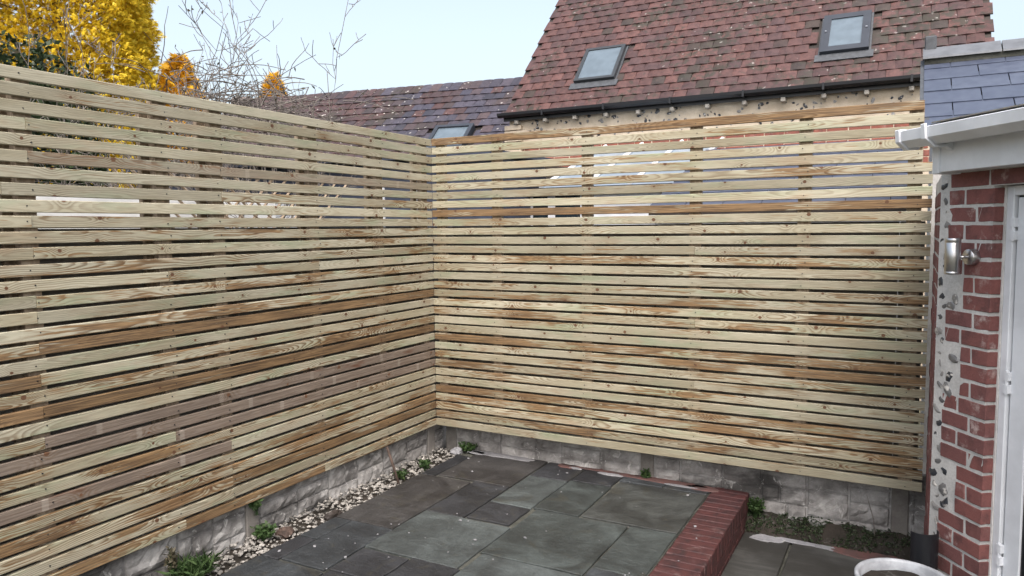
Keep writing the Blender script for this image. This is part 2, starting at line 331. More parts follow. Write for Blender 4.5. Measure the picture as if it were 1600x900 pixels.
def blob(name, cx, cy, rx, ry, z, th, mat, parent=None, seed=0, rot=0, n=28, rag=.35):
    v = []; f = []
    for k in range(n):
        a = 2*math.pi*k/n; q = 1 + rag*fbm((math.cos(a)*1.6, math.sin(a)*1.6, seed), seed); x, y = math.cos(a)*rx*q, math.sin(a)*ry*q
        c, s = math.cos(rot), math.sin(rot); v.append((x*c-y*s, x*s+y*c, 0))
    v = [(p[0], p[1], -th) for p in v] + [(p[0]*.94, p[1]*.94, 0) for p in v]
    f = [tuple(range(n, 2*n))] + [(i, (i+1) % n, n+(i+1) % n, n+i) for i in range(n)]
    return obj(name, mesh(name, v, f, mat), parent, (cx, cy, z))
# mortar fillet and red oxide splashes along the back of the patio
for i, (x, y, rx, ry, mt) in enumerate([(.52,.125,.30,.045,SMEAR),(.30,.10,.07,.03,SMEAR),(1.10,.10,.045,.016,SMEAR),(1.36,.085,.10,.02,SMEAR),(1.84,.075,.11,.014,SMEAR),
        (1.25,.15,.3,.03,REDSTAIN),(1.72,.12,.30,.045,REDSTAIN),(1.99,.10,.10,.05,REDSTAIN),(1.02,.13,.07,.05,REDSTAIN)]):
    blob('mortar_smear' if mt is SMEAR else 'red_splash', x, y, rx, ry, .0065 if mt is SMEAR else .0045, .006, mt, patio, i)
# fine litter on the flags
m = MB()
for i in range(70):
    x, y = random.uniform(.2, 2.2), random.uniform(-1.9, .1); s = random.choice([.003, .004, .005, .009]); a = random.uniform(0, 3)
    m.add([(x + s*math.cos(a+k*1.57)*random.uniform(.6, 1.3), y + s*math.sin(a+k*1.57)*random.uniform(.6, 1.3), .003 + (0 if j == 0 else s*.7)) for j in (0, 1) for k in range(4)], [(4,5,6,7),(0,1,5,4),(1,2,6,5),(2,3,7,6),(3,0,4,7)])
tag(obj('paving_grit', m.mesh('grit', SMEAR)), 'tiny pale grit and chips scattered on the patio flags', 'grit', kind='stuff')
# red kerb: brick on edge over two stretcher courses
kerb = thing('brick_kerb', 'dark red painted brick kerb edging the raised slate patio', 'kerb', (2.05, -1.0, 0))
kb = boxm('kerb_brick', .218, .066, .104, REDB, .004); ks = boxm('kerb_brick_low', .1, .214, .066, REDB, .004)
core = obj('mortar_core', MB().box(-.004, .2, -2.4, 1.165, -.34, -.008).mesh('core', plain('red mortar', (.05, .022, .02), .8, .2, 20)), kerb)
y = 1.14
while y > -2.4:
    obj('brick', kb, kerb, (.107 + random.uniform(-.002, .002), y, -.052 + random.uniform(-.002, .002)), (R(random.uniform(-.6, .6)), R(random.uniform(-.5, .5)), R(random.uniform(-.5, .5)))); y -= .0735
for c, z in enumerate((-.146, -.222, -.298)):
    y = 1.06 + (c % 2) * .11
    while y > -2.4: obj('brick', ks, kerb, (.162 + random.uniform(-.0015, .0015), y, z)); y -= .2245
# lower pavement: concrete slabs and a mossy bed against the wall
low = tag(obj('pavement', MB().box(2.25, 6.5, -5, .17, -.335, ZB - .02).mesh('pavement', MORTARP)), kind='structure')
for (x0, x1, y0, y1) in [(2.262,2.54,-.8,+.05),(2.262,2.54,-1.6,-.8),(2.55,3.2,-.9,.05),(2.55,3.2,-1.7,-.9),(2.262,3.2,-3,-1.7)]:
    obj('concrete_slab', MB().box(x0, x1-.008, y0, y1-.008, ZB-.03, ZB).mesh('slab', SLAB, bevel=.004), low)
bed = MB(); nx, ny = 60, 14
for j in range(ny + 1):
    for i in range(nx + 1):
        x = 2.255 + i/nx*.97; f = j/ny; y = .03 + f*.14 + .03*fbm((x*4, 3, 1)); z = ZB - .012 + .115*f**1.1 + .016*fbm((x*14, y*14, 0)) + (.02 if f > .1 else 0)*abs(fbm((x*40, y*40, 2)))
        bed.v.append((x, min(y, .165), z))
for j in range(ny):
    for i in range(nx): a = j*(nx+1)+i; bed.f.append((a, a+1, a+nx+2, a+nx+1))
tag(obj('soil_bed', mesh('soil_bed', bed.v, bed.f, SOIL, True)), kind='structure')
for i, (x, y, rx, ry, mt, rt) in enumerate([(2.40,-.01,.09,.05,SMEAR,0),(2.60,.02,.14,.022,SMEAR,-.05),(2.76,.01,.12,.024,SMEAR,-.06),(2.90,.0,.14,.05,REDSTAIN,-.1),(3.04,.02,.12,.06,REDSTAIN,-.2)]):
    blob('mortar_smear' if mt is SMEAR else 'red_splash', x, y, rx, ry, ZB + .006 + .0004*i, .008, mt, low, 20+i, rt)

def leaves_mesh(name, pts, mat, size=(.01, .02), per=3, wid=.45, up=.5, seed=0):
    """small pointed leaves around every point; tint attribute varies them"""
    g = np.random.default_rng(seed); P = np.repeat(np.asarray(pts, float), per, 0); n = len(P)
    d = g.normal(size=(n, 3)); d[:, 2] = d[:, 2]*.6 + up; d /= np.linalg.norm(d, axis=1)[:, None]
    L = g.uniform(size[0], size[1], n)[:, None]; sd = np.cross(d, g.normal(size=(n, 3))); sd /= np.linalg.norm(sd, axis=1)[:, None]
    nr = np.cross(d, sd); a = P; b = P + d*L*.45 + sd*L*wid/2; c = P + d*L - nr*L*.15; e = P + d*L*.45 - sd*L*wid/2
    V = np.stack([a, b, c, e], 1).reshape(-1, 3); me = bpy.data.meshes.new(name); me.vertices.add(4*n); me.vertices.foreach_set('co', V.ravel())
    me.loops.add(4*n); me.loops.foreach_set('vertex_index', np.arange(4*n)); me.polygons.add(n)
    me.polygons.foreach_set('loop_start', np.arange(0, 4*n, 4)); me.polygons.foreach_set('loop_total', np.full(n, 4)); me.update()
    at = me.attributes.new('tint', 'FLOAT', 'FACE'); at.data.foreach_set('value', np.repeat(g.random(len(pts)), per)*.6 + g.random(n)*.4)
    me.materials.append(mat); return me
# moss and small leaves on the bed
mp = []
for i in range(1200):
    x = random.uniform(2.26, 3.2); f = random.random()**.7; y = .03 + f*.14
    if fbm((x*5, y*5, 4)) + (.28 - abs(x-2.45)*.5) > -.12: mp.append((x, y, ZB + .004 + .112*f))
tag(obj('moss', leaves_mesh('moss', mp, GREEN, (.004, .012), 7, .7, .4, 3)), 'dark moss and leaf litter along the foot of the back wall', 'moss', kind='stuff')
# gravel strip
def pebble(rd, s):
    v = []; 
    for (x, y, z) in [(1,0,0),(-1,0,0),(0,1,0),(0,-1,0),(0,0,1),(0,0,-1),(.6,.6,.5),(-.6,.6,.5),(.6,-.6,.5),(-.6,-.6,.5)]: v.append(Vector((x*rd.uniform(.7,1.2), y*rd.uniform(.6,1), z*rd.uniform(.5,.8)))*s)
    return v, [(4,6,0),(4,2,6),(4,7,2),(4,1,7),(4,9,1),(4,3,9),(4,8,3),(4,0,8),(6,2,0),(7,1,2),(9,3,1),(8,0,3),(0,2,5),(2,1,5),(1,3,5),(3,0,5)]
rd = random.Random(5); gm = MB()
for i in range(1750):
    y = rd.uniform(-3.3, .15); x = rd.uniform(-.06, .172); dens = .9 if x < .15 else .5
    if y < -2.15 and rd.random() < .35: continue
    s = rd.choice([.006, .008, .010, .013, .017]); v, f = pebble(rd, s); e = Matrix.Rotation(rd.uniform(0, 6), 3, 'Z') @ Matrix.Rotation(rd.uniform(-.4, .4), 3, 'X')
    z = -.035 + rd.uniform(0, .012) + .018*(1-x/.17)
    gm.add([tuple(e @ p + Vector((x, y, z))) for p in v], f)
gmat = NT('pale limestone gravel'); gr_ = gmat.voro(gmat.pos(), 38., out='Color'); gv = gmat.rgb(gr_)[0]
gmat.out(gmat.mix(gv, (.09, .085, .075), (.36, .34, .31)), .85, gmat.noise(gmat.pos(), 90, 3), .3, .003, .3)
gravel = tag(obj('gravel', gm.mesh('gravel', gmat.m)), 'pale gravel strip between the left wall and the patio', 'gravel', kind='stuff')
tag(obj('gravel_bed', MB().box(-.12, .174, -3.4, .17, -.33, -.034).mesh('bed', SOIL)), kind='structure')

# ------------------------------------------------------------------ slatted fences
PITCH, SW, ZT = .065, .0495, 2.3388
ROT_L = Matrix(((0, 0, 1), (1, 0, 0), (0, 1, 0))).to_euler()       # x along +Y, y up, z towards +X
ROT_B = (R(90), 0, 0)                                               # x along +X, y up, z towards -Y
def slat_mesh(L, h, th):            # slightly bowed sawn batten with eased edges
    n = max(2, int(L/.35)); ph, am, az_ = rs.uniform(0, 6), rs.uniform(.0004, .0022), rs.uniform(0, .003); e = .0025; v = []; f = []
    sec = [(-h/2+e, 0), (h/2-e, 0), (h/2, -e), (h/2, -th), (-h/2, -th), (-h/2, -e)]
    for i in range(n+1):
        x = L*i/n; dy = am*math.sin(ph + x*2.1) + rs.uniform(-.0005, .0005); dz = az_*math.sin(ph*1.7 + x*1.6)
        v += [(x, y + dy, z + dz) for y, z in sec]
    for i in range(n): f += [(i*6+k, i*6+(k+1) % 6, (i+1)*6+(k+1) % 6, (i+1)*6+k) for k in range(6)]
    f += [tuple(range(5, -1, -1)), tuple(n*6+k for k in range(6))]
    m_ = MB(); m_.add(v, f); return m_.mesh('slat', WOOD)
rs = random.Random(21)
def slat(parent, wall, a, b, row, tone, stain, fig):
    h = SW + rs.uniform(-.0018, .0015); z = ZT - (row-1)*PITCH - SW/2 + rs.uniform(-.0012, .0012); g = .0008; off = rs.uniform(-.002, .0015)
    me = slat_mesh(b-a-2*g, h, .019); tw = R(rs.uniform(-.03, .03))
    o = obj('slat', me, parent, (off, a+g, z) if wall == 'L' else (a+g, -off, z), ROT_L if wall == 'L' else ROT_B, (tone, stain, fig, 1))
    return o
fL = thing('slatted_fence', 'slatted timber fence running along the left above the gravel strip', 'fence', (0, 0, 0), 0, 'pale timber slat fences')
fB = thing('slatted_fence', 'slatted timber fence across the back between the corner and the brick wall', 'fence', (0, 0, 0), 0, 'pale timber slat fences')
YA, YB, YC, YD = -2.85, -2.234, -1.905, -1.21
jl = {4:[YA],6:[YA,YC],8:[-2.956,YC],9:[],10:[YA],12:[YA],14:[YB,YD],15:[YA,YC],16:[YA],18:[YA],20:[YA],22:[YA],24:[YA],26:[YB],28:[YC],30:[YC],31:[YC],32:[YC],33:[-2.2,YD],6.5:[]}
# (tone, stain, figure) per board; several entries = boards from far left to the corner
sl_ = {1:(0,.05,.1),2:(0,.1,.1),3:(0,.1,.35),4:(0,.1,.1),5:(0,.0,.1),6:[(0,.1,.1),(.5,.45,.3),(.52,.2,.2)],7:(0,.12,.25),8:[(0,.1,.1),(0,.1,.2),(0,.3,.8)],9:(0,.1,.1),10:[(0,.25,.3),(0,.15,.35)],
       11:(0,.35,.5),12:[(0,.1,.2),(0,.25,.3)],13:(0,.3,.7),14:[(0,.15,.6),(0,.35,.4),(0,.1,.2)],15:[(0,0,.1),(0,.4,.2),(0,.45,.2)],16:[(0,.2,.3),(0,.12,.3)],17:(0,.45,.25),18:[(0,.75,.2),(0,.95,.15)],
       19:(0,.02,.2),20:[(0,.8,.2),(0,.35,.2)],21:(0,.5,1.),22:[(0,.8,.3),(0,1.0,.4)],23:(0,.12,.8),24:[(0,.4,.9),(1,.3,.1)],25:(1,.2,.1),26:[(0,.25,.3),(1,.3,.1)],27:(0,.35,.8),28:[(1,.2,.1),(0,.12,.6)],
       29:(0,.35,.8),30:[(0,.5,.7),(0,.55,.8)],31:[(0,.45,.9),(0,.75,.6)],32:[(0,.3,.6),(0,.25,.6)],33:[(0,.7,.2),(0,.72,.15),(0,.45,.5)]}
for row in range(1, 34):
    cuts = [-3.7] + jl.get(row, []) + [.0]; sp = sl_[row]; sp = sp if isinstance(sp, list) else [sp]
    for i in range(len(cuts) - 1): slat(fL, 'L', cuts[i], cuts[i+1], row, *sp[min(i, len(sp)-1)])
jb = {13:[1.945],24:[1.215],26:[1.95],4:[],20:[1.95],29:[1.215]}
sb_ = {1:[(0,.72,.9)],2:(0,.1,.2),3:(0,.05,.2),4:(0,.12,.2),5:(0,.2,.3),6:(0,.3,.55),7:(0,.2,.4),8:(0,.12,.3),9:(0,.8,.2),10:(0,.15,.3),11:(0,.15,.45),12:(0,.02,.1),13:[(0,.15,.3),(0,.25,.3)],14:(0,.5,.4),15:(0,.12,.5),
       16:(0,.12,.2),17:(0,.3,.2),18:(0,.42,.3),19:(0,.35,.6),20:[(0,.45,.4),(0,.3,.4)],21:(0,.15,.3),22:(0,.1,.2),23:(0,.62,.2),24:[(0,.25,.3),(0,.6,.3)],25:(0,.4,.4),26:[(0,.42,.4),(0,.3,.3)],27:(0,.3,.5),28:(0,.2,.4),
       29:[(0,.5,.6),(0,.55,.6)],30:(0,.5,.6),31:(0,.35,.8),32:(0,.45,1.),33:(0,.05,.1)}
for row in range(1, 34):
    e = 3.215 if row > 5 else 3.165; cuts = [.001] + jb.get(row, []) + [e]; sp = sb_[row]; sp = sp if isinstance(sp, list) else [sp]
    for i in range(len(cuts) - 1): slat(fB, 'B', cuts[i], cuts[i+1], row, *sp[min(i, len(sp)-1)])
LPOST = [-3.45, -2.85, -2.23, -1.91, -1.21, -.59, -.07]; BPOST = [.06, .53, 1.217, 1.94, 2.572, 3.13]
nails = {0: MB(), 1: MB()}
for yy in LPOST:
    obj('batten', MB().box(-.062, -.0215, yy-.036, yy+.036, .215, ZT-.012).mesh('batten', BATTEN, bevel=.002), fL)
    obj('batten', MB().box(-.095, -.066, yy-.075, yy-.03, .5, ZT-.06).mesh('batten', BATTEN, bevel=.002), fL)
for xx in BPOST:
    obj('batten', MB().box(xx-.036, xx+.036, .0215, .062, .215, ZT-.012).mesh('batten', BATTEN, bevel=.002), fB)
for row in range(1, 34):
    z0 = ZT - (row-1)*PITCH - SW/2
    for yy in LPOST:
        y, z = yy + rs.uniform(-.02, .02), z0 + rs.uniform(-.008, .008); nails[0].tube([(-.002, y, z), (.0022, y, z)], .003, 6)
    for xx in BPOST:
        x, z = xx + rs.uniform(-.02, .02), z0 + rs.uniform(-.008, .008); nails[1].tube([(x, .002, z), (x, -.0022, z)], .003, 6)
for k, p in ((0, fL), (1, fB)): tag(obj('nail_heads', nails[k].mesh('nails', BLACKP), p), kind='stuff')

# ------------------------------------------------------------------ concrete walls behind the slats (rock faced at the foot)
def stone_mesh(w, h, seed, depth=.02):
    nx_, nz_ = max(3, int(w/.026)), max(2, int(h/.024)); e = .005
    us = [0, e/w] + [e/w + (1-2*e/w)*i/nx_ for i in range(1, nx_)] + [1-e/w, 1]; vs = [0, e/h] + [e/h + (1-2*e/h)*i/nz_ for i in range(1, nz_)] + [1-e/h, 1]; v = []; f = []
    A_, B_ = len(us), len(vs)
    for j, b in enumerate(vs):
        for i, a in enumerate(us):
            rim = i in (0, A_-1) or j in (0, B_-1); k = 0 if rim else (.55 if i in (1, A_-2) or j in (1, B_-2) else 1)
            dd = k*(depth*.6 + depth*1.1*abs(fbm((a*w*9 + b*h*6, b*h*24, seed), seed, 3)) + depth*.6*max(0, fbm((a*w*26, b*h*50, seed), seed+2, 2)))
            q = 0 if rim else .004
            v.append((-w/2 + a*w + q*fbm((i*1.7, j*2.1, seed), seed), -dd, -h/2 + b*h + q*fbm((j*1.3, i*1.9, seed+3), seed)))
    for j in range(B_-1):
        for i in range(A_-1): q = j*A_+i; f.append((q, q+1, q+A_+1, q+A_))
    return mesh('stone', v, f, ROCK)
def base_wall(name, label, org, rz, length, zlo, zhi, posts, seed, zstep=None):
    t = thing(name, label, 'wall', org, rz); rd = random.Random(seed)
    obj('panel', MB().box(0, length, .0, .05, zlo, zhi).mesh('panel', ROCK), t)
    px = [0] + posts + [length]
    for p in posts: obj('post', MB().box(p-.045, p+.045, -.014, .05, zlo, 1.70).mesh('post', SMOOTHC, bevel=.006), t)
    for a, b in zip(px[:-1], px[1:]):
        a += .05; b -= .05
        obj('plain_panel', MB().box(a, b, .012, .052, zhi + .003, 1.70).mesh('plain', SMOOTHC), t)
        x = a; 
        while x < b - .03:
            wd = min(rd.uniform(.16, .30), b - x)
            if b - x - wd < .07: wd = b - x
            z = zhi; first = True
            tall = rd.random() < .22
            while z > zlo + .03:
                hh = min(rd.choice([.085, .10, .115]) * (2 if tall else 1), z - zlo)
                if z - zlo - hh < .04: hh = z - zlo
                if not tall and wd > .2 and rd.random() < .3:
                    k = rd.uniform(.4, .6)*wd
                    obj('stone', stone_mesh(k-.011, hh-.010, rd.random()*50), t, (x+k/2, -.001, z-hh/2)); obj('stone', stone_mesh(wd-k-.011, hh-.010, rd.random()*50), t, (x+k+(wd-k)/2, -.001, z-hh/2))
                else: obj('stone', stone_mesh(wd-.011, hh-.010, rd.random()*50), t, (x+wd/2, -.001, z-hh/2))
                z -= hh
            x += wd
    return t
# local x runs along the wall, local -y is the face.  left wall: faces +X ; back wall: faces -Y
base_wall('concrete_wall', 'grey rock faced concrete wall under the left slatted fence', (-.072, -3.6, 0), R(90), 3.84, -.30, .25, [.55, 1.87, 3.62], 3)
base_wall('concrete_wall', 'grey rock faced concrete wall under the back slatted fence', (-.02, .172, 0), 0, 3.26, -.33, .25, [.045, 1.615, 3.13], 4)
for nm, b in (('left', (-.16, -.105, -3.6, .1, 1.703, 1.755)), ('back', (0, 3.2, .175, .235, 1.703, 1.755))):
    tag(obj('shadow_gap_strip', MB().box(*b).mesh('cap', DARKW, bevel=.004)), f'added dark strip blackening the gap over the {nm} concrete wall behind the slats', 'strip')  # added strip; its dark colour gives the shadow gap above the wall

# rusty rod, dark stone
tag(obj('iron_rod', MB().tube([(.15, -.665, -.04), (.105, -.668, .09), (.055, -.672, .225)], .0085, 8).mesh('rod', RUST, True)), 'rusty iron rod leaning against the left wall in the gravel', 'rod')
def rock(name, loc, s, mat, seed, label):
    bm = bmesh.new(); bmesh.ops.create_icosphere(bm, subdivisions=3, radius=1)
    for v in bm.verts: k = 1 + .35*fbm(v.co*1.2, seed); v.co = Vector((v.co.x*s[0]*k, v.co.y*s[1]*k, v.co.z*s[2]*k))
    me = bpy.data.meshes.new(name); bm.to_mesh(me); bm.free(); me.materials.append(mat); return tag(obj(name, me, None, loc), label, 'stone')
rock('stone', (.135, -1.30, -.012), (.03, .065, .03), DARKW, 2, 'dark oblong stone lying in the gravel beside the patio edge')
rock('stone', (.07, -1.62, -.01), (.05, .05, .03), RUST, 6, 'brown stone half buried in gravel below the leafy wall weed')
rock('stone', (.13, .085, -.005), (.05, .05, .03), SMEAR, 9, 'pale lump of mortar in the fence corner')

# weeds
def weed(loc, h, r, n, label, long=False, seed=0, mat=None):
    g = random.Random(seed); t = thing('weed', label, 'weed', loc, 0); st = MB(); tips = []
    for i in range(n):
        a = g.uniform(0, 6.28); q = g.uniform(.2, 1)*r; hh = h*g.uniform(.4, 1); p0 = Vector((g.uniform(-.01, .01), g.uniform(-.01, .01), -.01)); p2 = Vector((math.cos(a)*q, math.sin(a)*q, hh)); p1 = p0.lerp(p2, .5) + Vector((0, 0, hh*.2))
        st.tube([p0, p1, p2], [.0016, .0013, .0008], 4); tips += [tuple(p1), tuple(p2), tuple(p1.lerp(p2, .5))]
    obj('stem', st.mesh('stem', WEED), t); obj('leaves', leaves_mesh('leaves', tips, mat or WEED, (.03, .10) if long else (.016, .034), 4, .14 if long else .6, .35, seed), t)
weed((.03, -1.74, -.01), .07, .06, 26, 'bushy green weed below a concrete post in the gravel', seed=1)
weed((-.035, -1.73, .12), .11, .025, 16, 'thin green weed climbing the left concrete wall', seed=2)
weed((.05, -2.22, -.02), .08, .11, 36, 'broad clump of long leaved weeds in the near gravel', True, 3)
weed((.0, -2.30, .0), .16, .03, 14, 'pale spindly weed against the near left wall', False, 4, DRY)
weed((.09, -.56, -.02), .05, .05, 14, 'small weed right of the rusty rod', seed=6)
weed((.12, -.33, -.02), .06, .05, 18, 'weed in the gravel nearest the fence corner', seed=7)
weed((.215, .11, .0), .06, .07, 30, 'green weed at the corner of the patio and back wall', seed=8)
weed((1.595, .14, .0), .05, .03, 14, 'tiny weed at the foot of the back wall joint', seed=10)
weed((2.31, .12, -.13), .10, .05, 30, 'dark ferny weed beside the red kerb end', seed=11)

# ------------------------------------------------------------------ brick extension with door, gutter (right)
A37 = R(37); P0 = Vector((3.232, -.716, 0))
RZ = A37 - R(90)            # local +x = along the wall towards the camera, local -y = outwards
ext = thing('brick_extension', 'red brick and flint extension with white door frame and gutter', 'building', P0, RZ)
LW = 3.0
obj('wall', MB().box(0, .301, .0025, .25, -.34, 1.93).mesh('wall', MORTAR), ext)
obj('wall', MB().box(.3012, LW, .0025, .25, 1.838, 1.93).mesh('wall', MORTAR), ext)
bS = {}
def bmesh_brick(w, d=.1, h=.0625):
    k = (round(w, 3), d)
    if k not in bS:
        me = boxm('brick', w, d, h, BRICK); bm = bmesh.new(); bm.from_mesh(me); bmesh.ops.subdivide_edges(bm, edges=[e for e in bm.edges if e.calc_length() > .07], cuts=3)
        bmesh.ops.bevel(bm, geom=[e for e in bm.edges if len(e.link_faces) == 2 and e.calc_face_angle() > .5], offset=.0022, segments=1, affect='EDGES')
        for v in bm.verts: v.co += Vector([.0026*fbm(v.co*60, len(bS)*3+j) for j in range(3)])
        bm.to_mesh(me); bm.free(); bS[k] = me
    return bS[k]
ZC = 1.834 + .0375; flint_rows = {11, 12, 13, 16 + 2, 19, 24, 25}
lamp_flint = {6}
for c in range(29):
    z = ZC - c*.0752; j = lambda: random.uniform(-.002, .002)
    if c == 0:
        x = .06
        for k in range(12): obj('brick', bmesh_brick(.212), ext, (x + .107 + j(), .05 + j(), z)); x += .2225
        continue
    odd = c % 2 == 1; noleft = c in (10, 11, 12, 17, 18, 19, 24, 25, 26, 6, 7)
    if odd: segs = [(.055, .143), (.154, .308)]
    else: segs = [(.055, .209), (.220, .308)]
    if noleft: segs = [(.154, .308)] if odd else [(.154, .209), (.220, .308)]
    for a, b in segs: obj('brick', bmesh_brick(b-a), ext, ((a+b)/2, .05 + j(), z + j()), (0, 0, R(random.uniform(-.4, .4))))
# flints bedded in the mortar beside the brick quoins
fm = []
for s_ in range(5):
    bm = bmesh.new(); bmesh.ops.create_icosphere(bm, subdivisions=2, radius=1)
    for v in bm.verts: v.co *= 1 + .45*fbm(v.co*1.1, s_+3)
    me = bpy.data.meshes.new('flint'); bm.to_mesh(me); bm.free(); me.materials.append(FLINT); fm.append(me)
rf = random.Random(8)
def flint(p, s, par): 
    o = obj('flint', rf.choice(fm), par, p, (0, rf.uniform(0, 6), 0)); o.scale = (s*rf.uniform(.5, .8), s*.28, s*rf.uniform(.8, 1.15)); return o
z = 1.85
while z > -.25:
    flint((rf.uniform(.012, .05), .007, z), rf.uniform(.018, .032), ext); z -= rf.uniform(.04, .075)
for c in (10.4, 11.5, 12.3, 17.3, 18.4, 19.2, 24.2, 25.2, 26, 6.9, 7.3):
    flint((rf.uniform(.075, .118), .008, ZC - c*.0752), rf.uniform(.03, .042), ext)
obj('sealant', MB().box(.3015, .316, .045, .06, -.3, 1.838).mesh('seal', MORTAR), ext)
# return wall towards the fence, seen edge on
ret = thing('return_wall', 'narrow brick return wall between the slatted fence and extension corner', 'wall', (3.235, 0, 0))
obj('wall', MB().box(0, .2, -.70, .16, -.34, 1.9).mesh('wall', MORTAR), ret)
rb = boxm('brick', .1, .212, .064, BRICK, .004)
for c in range(1, 29):
    for k in range(3 + c % 2):
        y = -.70 + .107 + k*.2225 - (.11 if c % 2 else 0)
        if y < -.6: y = -.60
        if y < .1: obj('brick', rb, ret, (.046 + random.uniform(-.003, .003), y, ZC - c*.0752 + random.uniform(-.002, .002)))
# door frame set back in the opening
obj('frame', MB().box(.316, .352, .05, .12, -.28, 1.835).box(.352, LW, .05, .12, 1.795, 1.835).mesh('frame', WHITE, bevel=.003), ext)
dr = obj('door', MB().box(.360, .442, .062, .12, -.2, 1.787).box(.442, LW, .062, .12, 1.70, 1.787).box(.442, LW, .062, .12, -.2, -.05).mesh('door', WHITE, bevel=.003), ext)
obj('pane', MB().box(.442, LW, .085, .10, -.05, 1.70).mesh('pane', DGLASS), dr)
obj('gasket', MB().box(.350, .362, .075, .11, -.2, 1.795).box(.434, .450, .07, .084, -.05, 1.70).mesh('gasket', BLACKP), dr)
for z in (1.66, 1.03, .3):
    obj('hinge', MB().box(.342, .366, .044, .063, z-.045, z-.008).box(.342, .366, .044, .063, z+.008, z+.045).tube([(.354, .050, z-.05), (.354, .050, z+.05)], .007, 10).mesh('hinge', WHITE, bevel=.0015), dr)
# fascia, gutter, brackets
obj('fascia', MB().box(.10, LW, -.10, -.085, 1.905, 2.03).box(.10, LW, -.086, .02, 1.905, 1.915).mesh('fascia', WHITE, bevel=.002), ext)
obj('fascia_end', MB().box(.078, .118, -.108, .02, 1.898, 2.035).mesh('fend', WHITE, bevel=.003), ext)
gp = [(-.112, 2.085), (-.112, 2.06), (-.135, 2.02), (-.185, 2.016), (-.222, 2.045), (-.226, 2.088), (-.216, 2.092), (-.214, 2.05), (-.182, 2.026), (-.138, 2.028), (-.120, 2.062), (-.120, 2.085)]
gt = obj('gutter', MB().prism(gp, 'x', .012, LW).mesh('gutter', WHITE), ext)
go = [(-.106, 2.088), (-.106, 2.056), (-.132, 2.011), (-.187, 2.007), (-.229, 2.041), (-.234, 2.096), (-.21, 2.098), (-.115, 2.092)]
obj('end_cap', MB().prism(go, 'x', -.004, .026).mesh('cap', WHITE, bevel=.003), gt)
for x in (.165, 1.0, 1.9): obj('bracket', MB().prism([(-.100, 2.088), (-.100, 1.99), (-.13, 2.006), (-.187, 2.003), (-.232, 2.038), (-.238, 2.100), (-.226, 2.103), (-.222, 2.048), (-.184, 2.0135), (-.134, 2.0165), (-.11, 2.06), (-.11, 2.088)], 'x', x, x + .026).mesh('bracket', WHITE, bevel=.002), gt)
# low glazed roof rising behind the gutter
obj('roof', MB().prism([(-.13, 2.098), (-.13, 2.112), (1.4, 2.30), (1.4, 2.286)], 'x', .09, LW).mesh('roof', BLACKP), ext)
obj('roof_edge', MB().prism([(-.135, 2.114), (-.135, 2.120), (-.06, 2.129), (-.06, 2.123)], 'x', .10, LW).mesh('redge', STEEL), ext)
# wall lamp
ux = Vector((math.sin(A37), -math.cos(A37), 0)); un = Vector((-math.cos(A37), -math.sin(A37), 0))
lamp = thing('wall_lamp', 'brushed steel cylinder wall lamp on the brick corner', 'lamp', P0 + ux*.20 + Vector((0, 0, 1.543)), RZ)
lp = lambda q: (q[0], q[1], q[2])
obj('body', MB().lathe([(0, -.072), (.029, -.072), (.030, -.068), (.030, -.062), (.0285, -.0605), (.030, -.059), (.030, .060), (.0285, .0615), (.030, .063), (.030, .078), (.0285, .08), (.026, .08), (.026, .07), (0, .07)], 36, (.0, -.092, 0)).mesh('lampbody', STEEL, True), lamp)
ro = obj('wall_plate', MB().lathe([(0, .034), (.030, .033), (.033, .030), (.034, 0)], 32).mesh('rose', STEEL, True), lamp, (.012, 0, 0), (R(90), 0, 0))
obj('arm', MB().tube([(.008, -.065, 0), (.011, -.02, 0)], .006, 12).mesh('arm', STEEL, True), lamp)
tag(obj('body_lens', MB().lathe([(0, -.0725), (.024, -.0728), (.026, -.069)], 24, (0, -.092, 0)).mesh('lens', PANE), lamp))
# half pipe and pot
hp = MB(); n = 18; ro_, ri = .062, .058
for z in (-.21, .295):
    for r_ in (ro_, ri):
        for k in range(n+1): a = math.pi*k/n; hp.v.append((r_*math.cos(a), -r_*math.sin(a)*.8, z))
q = n+1
for k in range(n): hp.f += [(k, k+1, 2*q+k+1, 2*q+k), (q+k+1, q+k, 3*q+k, 3*q+k+1), (2*q+k, 2*q+k+1, 3*q+k+1, 3*q+k)]
hp.f += [(0, 2*q, 3*q, q), (n, q+n, 3*q+n, 2*q+n)]
tag(obj('half_pipe', hp.mesh('pipe', BLACKP, False), None, (3.213, -.815, 0), (0, 0, R(30))), 'short black half round pipe standing upright before the brick corner', 'pipe')
pot = thing('plant_pot', 'white rimmed round plant pot with soil in the lower right', 'pot', (3.135, -1.235, ZB))
obj('shell', MB().lathe([(0, .0), (.13, .0), (.135, .01), (.170, .485), (.180, .488), (.184, .498), (.184, .512), (.178, .519), (.170, .517), (.165, .508), (.163, .44)], 48).mesh('pot', plain('chalk white glazed pot', (.40, .42, .45), .45, .2, 14), True), pot)
sm = MB()
for j in range(9):
    for k in range(36): r_ = .160*j/8; a = 2*math.pi*k/36; sm.v.append((r_*math.cos(a), r_*math.sin(a), .468 + .012*fbm((r_*20*math.cos(a), r_*20*math.sin(a), 5))))
for j in range(8):
    for k in range(36): sm.f.append((j*36+k, j*36+(k+1) % 36, (j+1)*36+(k+1) % 36, (j+1)*36+k))
pot.scale = (1, 1, .87)
obj('soil', mesh('soil', sm.v, sm.f, SOIL, True), pot)
tag(obj('dry_stalk', MB().tube([(2.985, .12, -.13), (2.975, .14, -.04), (2.955, .146, .03), (2.935, .148, .10)], [.003, .0025, .002, .001], 5).mesh('stalk', TWIG, True)), 'thin bent dry stalk against the back wall right of kerb', 'stalk')

